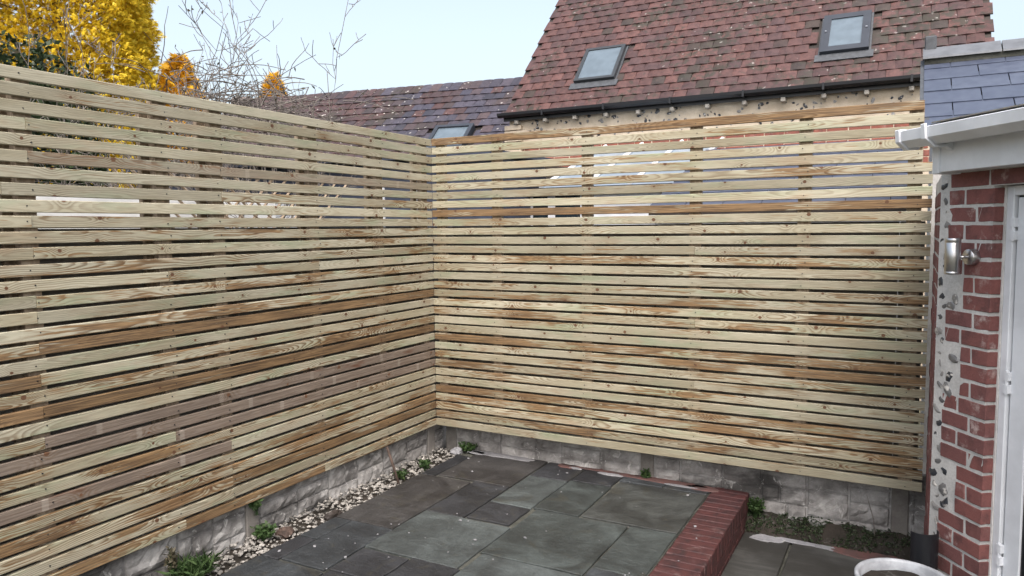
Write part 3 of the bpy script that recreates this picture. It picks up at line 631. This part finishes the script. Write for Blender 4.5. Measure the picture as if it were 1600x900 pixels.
# ------------------------------------------------------------------ slate roofs
def slate_roof(name, label, cat, x0, x1, y0, z0, pitch, courses, expo, sw, wall_z, ridge=True, seed=0, wallmat=None, back=1.5):
    t = thing(name, label, cat, (x0, y0, 0)); rd = random.Random(seed); c, s = math.cos(pitch), math.sin(pitch); L = courses*expo
    W_ = x1 - x0
    obj('roof_deck', MB().add([(0, 0, z0-.02), (W_, 0, z0-.02), (W_, L*c, z0-.02+L*s), (0, L*c, z0-.02+L*s), (0, 0, z0-.06), (W_, 0, z0-.06), (W_, L*c, z0-.06+L*s), (0, L*c, z0-.06+L*s)], [(0,1,2,3),(7,6,5,4),(0,4,5,1),(1,5,6,2),(2,6,7,3),(3,7,4,0)]).mesh('deck', DARKW), t)
    obj('wall', MB().add([(.05, .08, -.3), (W_-.05, .08, -.3), (W_-.05, L*c, -.3), (.05, L*c, -.3), (.05, .08, z0-.05), (W_-.05, .08, z0-.05), (W_-.05, L*c, z0-.07+L*s), (.05, L*c, z0-.07+L*s)], [(3,2,1,0),(0,1,5,4),(1,2,6,5),(2,3,7,6),(3,0,4,7),(4,5,6,7)]).mesh('wall', wallmat or MORTAR), t)
    cache = {}
    for r_ in range(courses):
        x = -(sw/2 if r_ % 2 else 0)
        while x < W_:
            a, b = max(x, 0), min(x + sw - .006, W_); x += sw
            if b - a < .04: continue
            k = round(b-a, 3)
            if k not in cache: cache[k] = boxm('slate', k, expo*1.45, .007, SLATE)
            d = r_*expo + expo*.70
            obj('slate', cache[k], t, ((a+b)/2, d*c, z0 + d*s + .006 + rd.uniform(-.001, .001)), (pitch - R(1.6) + R(rd.uniform(-.2, .2)), 0, R(rd.uniform(-.15, .15))))
    if ridge:
        yr, zr = L*c, z0 + L*s; x = -.01
        obj('ridge_mortar', MB().box(0, W_, yr-.11, yr+.05, zr-.05, zr+.005).mesh('rm', MORTARP), t)
        while x < W_: obj('ridge_tile', MB().prism([(yr-.13, zr-.015), (yr-.125, zr-.002), (yr-.01, zr+.078), (yr+.13, zr+.0), (yr+.125, zr-.015), (yr-.01, zr+.06)], 'x', x, x+.445).mesh('ridge', RIDGE), t); x += .452
    return t, L
t, L = slate_roof('slate_roof_outhouse', 'blue grey slate roof behind the white gutter at the right edge', 'outhouse', 3.165, 7.2, .30, 2.20, R(30), 6, .2, .305, 2.0, True, 5)
obj('verge', MB().add([(-.022, -.02, 2.155), (.03, -.02, 2.155), (.03, L*.866, 2.155+L*.5), (-.022, L*.866, 2.155+L*.5), (-.022, -.02, 2.20), (.03, -.02, 2.20), (.03, L*.866, 2.20+L*.5), (-.022, L*.866, 2.20+L*.5)], [(3,2,1,0),(4,5,6,7),(0,1,5,4),(1,2,6,5),(2,3,7,6),(3,0,4,7)]).mesh('verge', LEAD), t)
obj('lead_cap', MB().box(.0, .07, L*.866-.03, L*.866+.05, 2.20+L*.5+.06, 2.20+L*.5+.155).mesh('lead', LEAD, bevel=.006), t)
slate_roof('slate_lean_to', 'low slate lean-to roof seen through the upper gaps of back fence', 'outhouse', 1.15, 3.13, 1.55, 1.84, R(18.4), 10, .2, .305, 1.8, False, 6, WHITEW)
# glazed lean-to of the neighbour
gl = thing('glazed_lean_to', 'pale glazed lean-to with white bars seen through the back fence gaps', 'conservatory', (-.75, 2.5, 0))
obj('wall', MB().box(.02, .3, .05, .09, -.3, 2.02).box(.48, .56, .05, .09, -.3, 2.02).box(.85, 1.85, .05, .09, -.3, 2.02).mesh('wall', WHITE), gl)
obj('window', MB().box(.3, .48, .06, .08, -.3, 2.02).box(.56, .85, .06, .08, -.3, 2.02).mesh('window', DGLASS), gl)
obj('gutter', MB().box(.0, 1.9, -.06, .04, 2.03, 2.10).mesh('gutter', BLACKP, bevel=.01), gl)
roofp = lambda x, f: (x, f*1.9, 2.10 + f*.60)
rv = [roofp(.42, 0), roofp(1.9, 0), roofp(1.9, 1), roofp(.30, 1)]
obj('glass_roof', MB().add(rv + [(a, b, c-.02) for a, b, c in rv], [(0,1,2,3),(7,6,5,4),(0,4,5,1),(1,5,6,2),(2,6,7,3),(3,7,4,0)]).mesh('groof', POLY), gl)
for x in (.42, .9, 1.4, 1.88): obj('glazing_bar', MB().tube([Vector(roofp(x - (.12 if x < .5 else 0)*0, 0)) + Vector((0, 0, .012)), Vector(roofp(x, 1)) + Vector((0, 0, .012))], .022, 6).mesh('bar', WHITE), gl)
obj('side_brick', MB().box(1.9, 2.05, .5, .7, -.3, 2.05).mesh('sb', OLDB), gl)

# ------------------------------------------------------------------ tiled houses behind
def tile_mesh(w, l, mat, seed):
    g = random.Random(seed); n = 4; v = []; th = .013
    for z in (0, 1):
        for j in range(2):
            for i in range(n+1):
                x = -w/2 + w*i/n; cam_ = .006*(1-(2*i/n-1)**2)
                yv = (0 if j == 0 else l) + (g.uniform(-.003, .003) if j == 0 else 0)
                v.append((x, yv, cam_ + (th if z else 0)))
    q = n+1; f = []
    for i in range(n): f += [(i+1, i, q+i, q+i+1), (2*q+i, 2*q+i+1, 3*q+i+1, 3*q+i), (i, i+1, 2*q+i+1, 2*q+i)]
    f += [(0, 2*q, 3*q, q), (n, q+n, 3*q+n, 2*q+n)]
    me = mesh('tile', v, f, mat); at = me.attributes.new('tint', 'FLOAT', 'FACE'); at.data.foreach_set('value', [0.]*len(me.polygons)); return me
def tiled_slope(t, W_, y0, z0, pitch, rows, expo, tw, mat, singles, skip=(), seed=0, tilemat2=None):
    rd = random.Random(seed); c, s = math.cos(pitch), math.sin(pitch); ms = [tile_mesh(tw-.004, expo*1.5, mat, k) for k in range(4)]
    ms2 = [tile_mesh(tw-.004, expo*1.5, tilemat2, k) for k in range(4)] if tilemat2 else ms
    V = []; F = []; T = []; tm = ms[0]; base = [vv.co.copy() for vv in tm.vertices]; polys = [tuple(p.vertices) for p in tm.polygons]
    for r_ in range(rows):
        x = -(tw/2 if r_ % 2 else 0)
        while x < W_ - .02:
            cx = x + tw/2; x += tw
            if cx < tw*.3 or cx > W_ + tw*.1: continue
            d = r_*expo
            if any(a < cx < b and e < d < f for a, b, e, f in skip): continue
            loc = Vector((cx + rd.uniform(-.003, .003), y0 + d*c, z0 + d*s + .010)); rot = (pitch - R(4.2) + R(rd.uniform(-.8, .8)), R(rd.uniform(-1, 1)), R(rd.uniform(-.9, .9)))
            # tile's lower end is local y=0
            if singles(r_, cx): obj('tile', rd.choice(ms2 if (tilemat2 and cx/W_ + rd.uniform(-.22, .22) > .62) else ms), t, loc, rot)
            else:
                M_ = Matrix.LocRotScale(loc, __import__('mathutils').Euler(rot), None); n = len(V); V += [M_ @ p for p in base]; F += [tuple(i + n for i in q) for q in polys]; T += [rd.random()]*len(polys)
    if V:
        me = mesh('tiles', V, F, mat); at = me.attributes.new('tint', 'FLOAT', 'FACE'); at.data.foreach_set('value', T); tag(obj('upper_tiles', me, t), kind='stuff')
HP = R(48); HX, HW_, HY, HZ = -1.82, 5.62, 4.45, 3.215
h = thing('tiled_house', 'flint walled house with steep red tiled roof, two roof windows and black gutter', 'house', (HX, HY, 0))
c_, s_ = math.cos(HP), math.sin(HP); RL = 4.0
obj('wall', MB().prism([(.05, -.35), (.05, HZ-.03), (.05 + RL*c_ - .1, HZ + RL*s_ - .16), (.16+2*RL*c_ - .3, HZ), (.16+2*RL*c_ - .3, -.35)], 'x', .05, HW_-.05).mesh('wall', FLINTW), h)
obj('roof_deck', MB().prism([(-.02, HZ-.03), (RL*c_, HZ-.02+RL*s_), (2*RL*c_+.02, HZ-.03), (2*RL*c_+.02, HZ-.08), (RL*c_, HZ-.08+RL*s_), (-.02, HZ-.08)], 'x', .0, HW_).mesh('deck', DARKW), h)
sk = [(.90, 1.47, .50, 1.19), (3.95, 4.46, .53, 1.22)]     # roof windows: x0,x1, distance up the slope
tiled_slope(h, HW_, 0, HZ, HP, 26, .155, .166, TILE, lambda r_, x: r_ < 9, [(a-.06, b+.06, e-.03, f-.02) for a, b, e, f in sk], 4)
obj('ridge', MB().tube([(0, RL*c_, HZ+RL*s_+.02), (HW_, RL*c_, HZ+RL*s_+.02)], .11, 10).mesh('ridge', RIDGE), h)
for i, (a, b, e, f) in enumerate(sk):
    def onr(x, d, o): return (x, d*c_ - o*s_, HZ + d*s_ + o*c_)
    def slab(x0, x1, d0, d1, o0, o1): return [onr(x0,d0,o0),onr(x1,d0,o0),onr(x1,d1,o0),onr(x0,d1,o0),onr(x0,d0,o1),onr(x1,d0,o1),onr(x1,d1,o1),onr(x0,d1,o1)]
    FQ = [(3,2,1,0),(4,5,6,7),(0,1,5,4),(1,2,6,5),(2,3,7,6),(3,0,4,7)]
    wmat = plain('roof window frame %d' % i, ((.035, .04, .045), (.032, .038, .05))[i], .4, .1)
    wd = .045 if i == 0 else .085
    k = MB()
    for q in ((a, a+wd, e, f), (b-wd, b, e, f), (a+wd, b-wd, e, e+wd), (a+wd, b-wd, f-wd, f)): k.add(slab(*q, .0, .075), FQ)
    rw = obj('roof_window', k.mesh('rw', wmat), h)
    obj('pane', MB().add(slab(a+wd, b-wd, e+wd, f-wd, .05, .062), FQ).mesh('pane', PANE), rw)
    obj('flashing', MB().add(slab(a-.05, b+.05, e-.12, e-.001, .022, .034), FQ).add(slab(a-.022, a-.001, e, f+.02, .0, .022), FQ).add(slab(b+.001, b+.022, e, f+.02, .0, .022), FQ).mesh('flash', LEAD), rw)
    if i: 
        for x in (a+.03, b-.05): obj('bolt', MB().add(slab(x, x+.02, e+.36, e+.38, .0751, .085), FQ).mesh('bolt', STEEL), rw)
gp2 = [(-.13, HZ+.015), (-.127, HZ-.018), (-.10, HZ-.045), (-.06, HZ-.045), (-.03, HZ-.02), (-.028, HZ+.005), (-.036, HZ+.005), (-.07, HZ-.03), (-.115, HZ-.015), (-.122, HZ+.015)]
gut = obj('gutter', MB().prism(gp2, 'x', -.05, HW_+.05).mesh('hgut', BLACKP), h)
obj('fascia', MB().box(.0, HW_, -.025, .0, HZ-.085, HZ-.012).mesh('hf', BLACKP), h)
x = .20; k = 0
while x < HW_:
    obj('rafter_end', MB().box(x-.025, x+.025, -.06, .06, HZ-.135, HZ-.088).mesh('rafter', PUTTY, bevel=.006), h)
    if k % 2: obj('bracket', MB().box(x-.012, x+.012, -.138, -.02, HZ-.055, HZ+.02).mesh('gb', BLACKP), gut)
    x += .427; k += 1
rf = random.Random(31)
for i in range(190): flint((rf.uniform(.1, HW_-.1), .047, rf.uniform(2.82, HZ-.09)), rf.choice([.010, .014, .02, .03]), h)
ob = boxm('brick', .213, .1, .064, OLDB, .004)
for c in range(6):
    x = (.11 if c % 2 else 0) + .16
    while x < HW_ - .1: obj('brick', ob, h, (x + rf.uniform(-.004, .004), .093, 2.74 - c*.076 + rf.uniform(-.003, .003))); x += .2235
for z in range(9):
    obj('quoin', MB().box(0, .25 + .12*(z % 2), -.01, .14, 2.70 + z*.076 - .3, 2.765 + z*.076 - .3).mesh('quoin', FLINTW, bevel=.004), h)
# lower cottage roof to the left
ang = math.atan2(.157, .988)
Apt = Vector((-2.535, 6.266, 0)); dirx = Vector((.988, .157, 0)); org = Apt - dirx*5.6; LP = R(38); LRL = 2.8
nrm = Vector((.157, -.988, 0)); eo = org + nrm*(LRL*math.cos(LP)); ez = 4.06 - LRL*math.sin(LP)
lh = thing('tiled_cottage', 'lower brindled tile roof left of the big house with lichen patches', 'house', (eo.x, eo.y, 0), ang)
lc, ls = math.cos(LP), math.sin(LP); LWD = 6.4
obj('wall', MB().prism([(.15, -.35), (.15, ez), (LRL*lc, ez + LRL*ls - .12), (2*LRL*lc-.15, ez), (2*LRL*lc-.15, -.35)], 'x', .05, LWD-.05).mesh('wall', OLDB), lh)
obj('roof_deck', MB().prism([(-.02, ez-.03), (LRL*lc, ez-.02+LRL*ls), (2*LRL*lc, ez-.03), (2*LRL*lc, ez-.08), (LRL*lc, ez-.08+LRL*ls), (-.02, ez-.08)], 'x', 0, LWD).mesh('deck', DARKW), lh)
tiled_slope(lh, LWD, 0, ez, LP, 14, .2, .18, TILEB, lambda r_, x: r_ > 4 and x > 1.2, [(4.58, 5.36, .52, 1.30)], 9, TILEC)
x = 0
while x < LWD: obj('ridge_tile', MB().tube([(x, LRL*lc, ez+LRL*ls), (x+.33, LRL*lc, ez+LRL*ls)], .105, 12).mesh('lridge', concrete_material('mossy ridge tile', (.16, .13, .12), (.26, .22, .20))) if x == 0 else lh.children[2].data, lh, (0 if x == 0 else x, 0, 0)); x += .337

# ------------------------------------------------------------------ trees and shrubs
def sprays(name, pts, dirs, mat, seed, L=(.07, .13), nl=7, wid=.02):
    """flat fans of narrow scale-like leaflets, as on a golden conifer"""
    g = np.random.default_rng(seed); n = len(pts); P = np.asarray(pts); D = np.asarray(dirs) + g.normal(size=(n, 3))*.45; D /= np.linalg.norm(D, axis=1)[:, None]
    Sd = np.cross(D, g.normal(size=(n, 3))); Sd /= np.linalg.norm(Sd, axis=1)[:, None]; V = []; T = []; tint = g.random(n)
    ln = g.uniform(*L, n)
    for k in range(nl):
        a = (k/(nl-1) - .5)*1.7; st = (.15 + .5*(1-abs(a)/.85))*(k % 2 == 0)
        d = D*math.cos(a) + Sd*math.sin(a); ll = (ln*(1-.35*abs(a)/.85)*g.uniform(.7, 1.1, n))[:, None]; b = P + D*(ln*.25*(1-abs(a)))[:, None]
        q = np.cross(d, np.cross(D, Sd)); q /= np.linalg.norm(q, axis=1)[:, None]; wv = q*wid*g.uniform(.6, 1.3, n)[:, None]
        V.append(np.stack([b, b + d*ll*.5 + wv, b + d*ll + np.array([0, 0, -.01]), b + d*ll*.5 - wv], 1)); T.append(tint*.6 + g.random(n)*.4)
    V = np.concatenate(V).reshape(-1, 3); T = np.concatenate(T); N = len(T); me = bpy.data.meshes.new(name); me.vertices.add(4*N); me.vertices.foreach_set('co', V.ravel())
    me.loops.add(4*N); me.loops.foreach_set('vertex_index', np.arange(4*N)); me.polygons.add(N); me.polygons.foreach_set('loop_start', np.arange(0, 4*N, 4)); me.polygons.foreach_set('loop_total', np.full(N, 4)); me.update()
    at = me.attributes.new('tint', 'FLOAT', 'FACE'); at.data.foreach_set('value', T); me.materials.append(mat); return me
def conifer(name, label, loc, rad, z0, z1, n, mat, seed, taper=.9, L=(.07, .13), wid=.02, lumpy=1):
    t = thing(name, label, 'tree', loc); g = np.random.default_rng(seed); pts = []; dirs = []
    for i in range(n):
        f = g.random(); z = z0 + (z1-z0)*f; a = g.random()*2*math.pi
        lump = 1 + lumpy*.10*fbm((math.cos(a)*2.2, math.sin(a)*2.2, z*2.0), seed) + lumpy*.12*fbm((math.cos(a)*7, math.sin(a)*7, z*5.5), seed+1)
        r_ = rad*lump*(1 - (1-taper)*f)*(min(1, (1-f)*5)**.6)*min(1, .75 + f*2); q = r_*(1 - .24*g.random()**1.4)
        pts.append((q*math.cos(a), q*math.sin(a), z)); dirs.append((math.cos(a), math.sin(a), .35))
    tr = MB().tube([(0, 0, -.34), (.03, 0, z1*.5), (0, .02, z1*.93)], [.13, .09, .02], 10); rd = random.Random(seed)
    for i in range(46):
        z = z0 + (z1-z0)*(i/48); a = rd.uniform(0, 6.28); q = rad*.78*min(1, (1-i/48)*4)
        tr.tube([(0, 0, z-.1), (math.cos(a)*q*.5, math.sin(a)*q*.5, z+.02), (math.cos(a)*q, math.sin(a)*q, z+.16)], [.022, .014, .005], 5)
    obj('trunk', tr.mesh('trunk', BARK, True), t); obj('crown', sprays('crown', pts, dirs, mat, seed, L, 7, wid), t); return t
conifer('golden_conifer', 'dense golden yellow conifer rising behind the left fence', (-6.27, 1.05, 0), 1.10, .6, 5.9, 88000, GOLD, 2, .95, (.04, .085), .0055)
conifer('amber_conifer', 'small amber conifer half hidden behind the bare shrub', (-5.43, 2.14, 0), .36, .8, 3.95, 4800, AMBER, 3, .7, (.06, .12), .010, 3.)
conifer('amber_conifer', 'tiny distant golden conifer at the end of the cottage ridge', (-10.3, 8.55, 0), .45, .8, 5.3, 2600, AMBER, 4, .55, (.12, .2), .016, 3.)
def shrub(loc, label, seed, n, spread, h, zl, mat_leaf, nleaf, name='bare_shrub', lean=(0, 0), lsize=(.03, .06)):
    t = thing(name, label, 'shrub', loc); rd = random.Random(seed); m = MB(); tips = []
    def grow(p, d, L, r, lv):
        pts = [p]; q = p.copy(); dd = d.copy(); rr = [r]; k = 5
        for i in range(k):
            dd = (dd + Vector((rd.gauss(0, .15), rd.gauss(0, .15), rd.gauss(.09, .12)))).normalized(); q = q + dd*L/k; pts.append(q.copy()); rr.append(max(r*(1-.75*(i+1)/k), .0028))
        m.tube(pts, rr, 5 if lv < 2 else 4, False)
        if lv >= 1:
            for i in range(2, k+1):
                if rd.random() < .5: tips.append(tuple(pts[i]))
        if lv < 3:
            for i in range(rd.choice([3, 4, 4, 5])):
                j = rd.randint(1, k); e = (dd*.45 + Vector((rd.gauss(0, .55), rd.gauss(0, .55), rd.gauss(.35, .4)))).normalized(); grow(pts[j], e, L*rd.uniform(.22, .48), rr[j]*.65, lv+1)
    for i in range(n):
        a = rd.uniform(0, 6.28); q = rd.uniform(0, spread*.35); grow(Vector((math.cos(a)*q, math.sin(a)*q, 0)), Vector((math.cos(a)*.35 + lean[0], math.sin(a)*.35 + lean[1], 1)).normalized(), h*rd.uniform(.55, .8), .013, 0)
    obj('branches', m.mesh('branches', TWIG), t); rd.shuffle(tips); tp = tips[:nleaf]
    obj('leaves', leaves_mesh('leaves', tp, mat_leaf, lsize, 1, .5, -.2, seed), t); return t
shrub((-2.5, .45, 0), 'bare twiggy shrub with few withered leaves beyond the left fence', 5, 12, .9, 4.3, 0, DRY, 200, lean=(-.02, -.02))
shrub((-2.95, .25, 0), 'tangled leafless thicket beside the golden conifer', 8, 26, 1.2, 3.7, 0, DRY, 200)
shrub((-4.4, .9, 0), 'thin grey twigged shrub in front of the golden conifer', 13, 14, 1.0, 3.9, 0, DRY, 200)
def hedge(name, label, cx, cy, rx, ry, z0, z1, n, seed, mat=None):
    t = thing(name, label, 'hedge', (cx, cy, 0)); g = np.random.default_rng(seed); pts = []
    while len(pts) < n:
        p = g.uniform(-1, 1, 3); q = (p[0]**4 + p[1]**4 + max(p[2], 0)**4)**.25
        lim = .9 + .22*fbm((p[0]*3, p[1]*3, p[2]*3), seed)
        if .62 < q < lim: pts.append((p[0]*rx, p[1]*ry, z0 + (p[2]+1)/2*(z1-z0)))
    st = MB(); rd = random.Random(seed)
    for i in range(14): x, y = rd.uniform(-rx, rx)*.7, rd.uniform(-ry, ry)*.7; st.tube([(x*.6, y*.6, -.34), (x*.8, y*.8, z1*.5), (x, y, z1*.9)], [.025, .016, .004], 5)
    obj('stems', st.mesh('stems', BARK), t); obj('foliage', leaves_mesh('foliage', pts, mat or GREEN, (.035, .07), 3, .6, .2, seed), t)
hedge('ivy_bush', 'dark glossy evergreen bush below the golden conifer at far left', -3.75, -.95, .62, .8, .4, 3.36, 9000, 3)
hedge('ivy_bush', 'dark evergreen hedge running behind the left fence gaps', -2.6, -.4, .5, 1.5, .2, 2.02, 6500, 4)
# neighbour's yard beyond the left fence
tag(obj('garden_wall', MB().box(-2.0, -1.88, -4.2, .3, -.34, 1.93).mesh('gwall', WHITEW, bevel=.01)), 'white rendered garden wall glimpsed through the left fence gaps', 'wall')
sh = thing('garden_shed', 'dark blue shed with dark roof seen through the left fence near the corner', 'shed', (-4.7, 1.0, 0), R(8))
obj('wall', MB().box(0, 4.4, 0, 1.5, -.34, 2.36).mesh('shedw', NAVY), sh)
obj('roof', MB().prism([(-.12, 2.36), (-.12, 2.40), (1.62, 2.46), (1.62, 2.42)], 'x', -.1, 4.5).mesh('shedr', NAVY), sh)
obj('trim', MB().box(1.6, 2.2, -.03, -.005, 1.6, 1.98).box(3.1, 3.18, -.03, -.005, -.3, 2.1).box(3.55, 3.61, -.03, -.005, -.3, 2.1).mesh('shedt', WHITE), sh)
tr = thing('trellis', 'grey diagonal trellis panel behind the left fence', 'trellis', (-1.2, -.55, 0), R(80))
k = -.5
while k < .35:
    for sgn in (1, -1):
        p = [(k + .0, 0, 1.55), (k + sgn*.55, .006*sgn, 2.1)]
        obj('lath', MB().tube([Vector(p[0]), Vector(p[1])], .010, 4).mesh('lath', BATTEN), tr)
    k += .12
obj('frame', MB().box(-.75, .7, -.015, .015, 2.08, 2.12).box(-.75, .7, -.015, .015, 1.52, 1.55).box(.45, .49, -.02, .02, -.34, 2.1).mesh('tf', BATTEN), tr)

def on2(x, d, o): return (x, d*lc - o*ls, ez + d*ls + o*lc)
def sl2(x0, x1, d0, d1, o0, o1): return [on2(x0,d0,o0),on2(x1,d0,o0),on2(x1,d1,o0),on2(x0,d1,o0),on2(x0,d0,o1),on2(x1,d0,o1),on2(x1,d1,o1),on2(x0,d1,o1)]
k = MB()
for q in ((4.66, 4.72, .72, 1.37), (5.22, 5.28, .72, 1.37), (4.72, 5.22, .72, .78), (4.72, 5.22, 1.31, 1.37)): k.add(sl2(*q, -.02, .09), FQ)
rw = obj('roof_window', k.mesh('rw', wmat), lh)
obj('pane', MB().add(sl2(4.72, 5.22, .78, 1.31, .05, .065), FQ).mesh('pane', PANE), rw)

# arching bramble tangle on top of the left fence line
br = thing('bramble_tangle', 'dense tangle of arching grey bramble stems above the left fence', 'bramble', (-2.4, .35, 0)); rd = random.Random(77); m = MB(); tp = []
for i in range(16):
    a = rd.uniform(0, 6.28); m.tube([(math.cos(a)*.2, math.sin(a)*.2, -.34), (math.cos(a)*.35, math.sin(a)*.3, 1.4), (rd.uniform(-.7, .7), rd.uniform(-.5, .5), rd.uniform(2.6, 3.0))], [.012, .009, .005], 5)
for i in range(330):
    p = Vector((rd.gauss(-.05, .42), rd.gauss(0, .35), rd.gauss(2.78, .16))); d = Vector((rd.gauss(0, 1), rd.gauss(0, 1), rd.gauss(.25, .45))).normalized(); L_ = rd.uniform(.25, .75); pts = [p]
    for k in range(6): d = (d + Vector((rd.gauss(0, .12), rd.gauss(0, .12), -.10))).normalized(); pts.append(pts[-1] + d*L_/6)
    m.tube(pts, [.005, .0045, .004, .0035, .003, .0028, .0025], 4, False)
    if rd.random() < .5: tp.append(tuple(pts[rd.randint(2, 6)]))
obj('stems', m.mesh('stems', TWIG), br); obj('leaves', leaves_mesh('leaves', tp, DRY, (.03, .05), 1, .5, -.1, 6), br)
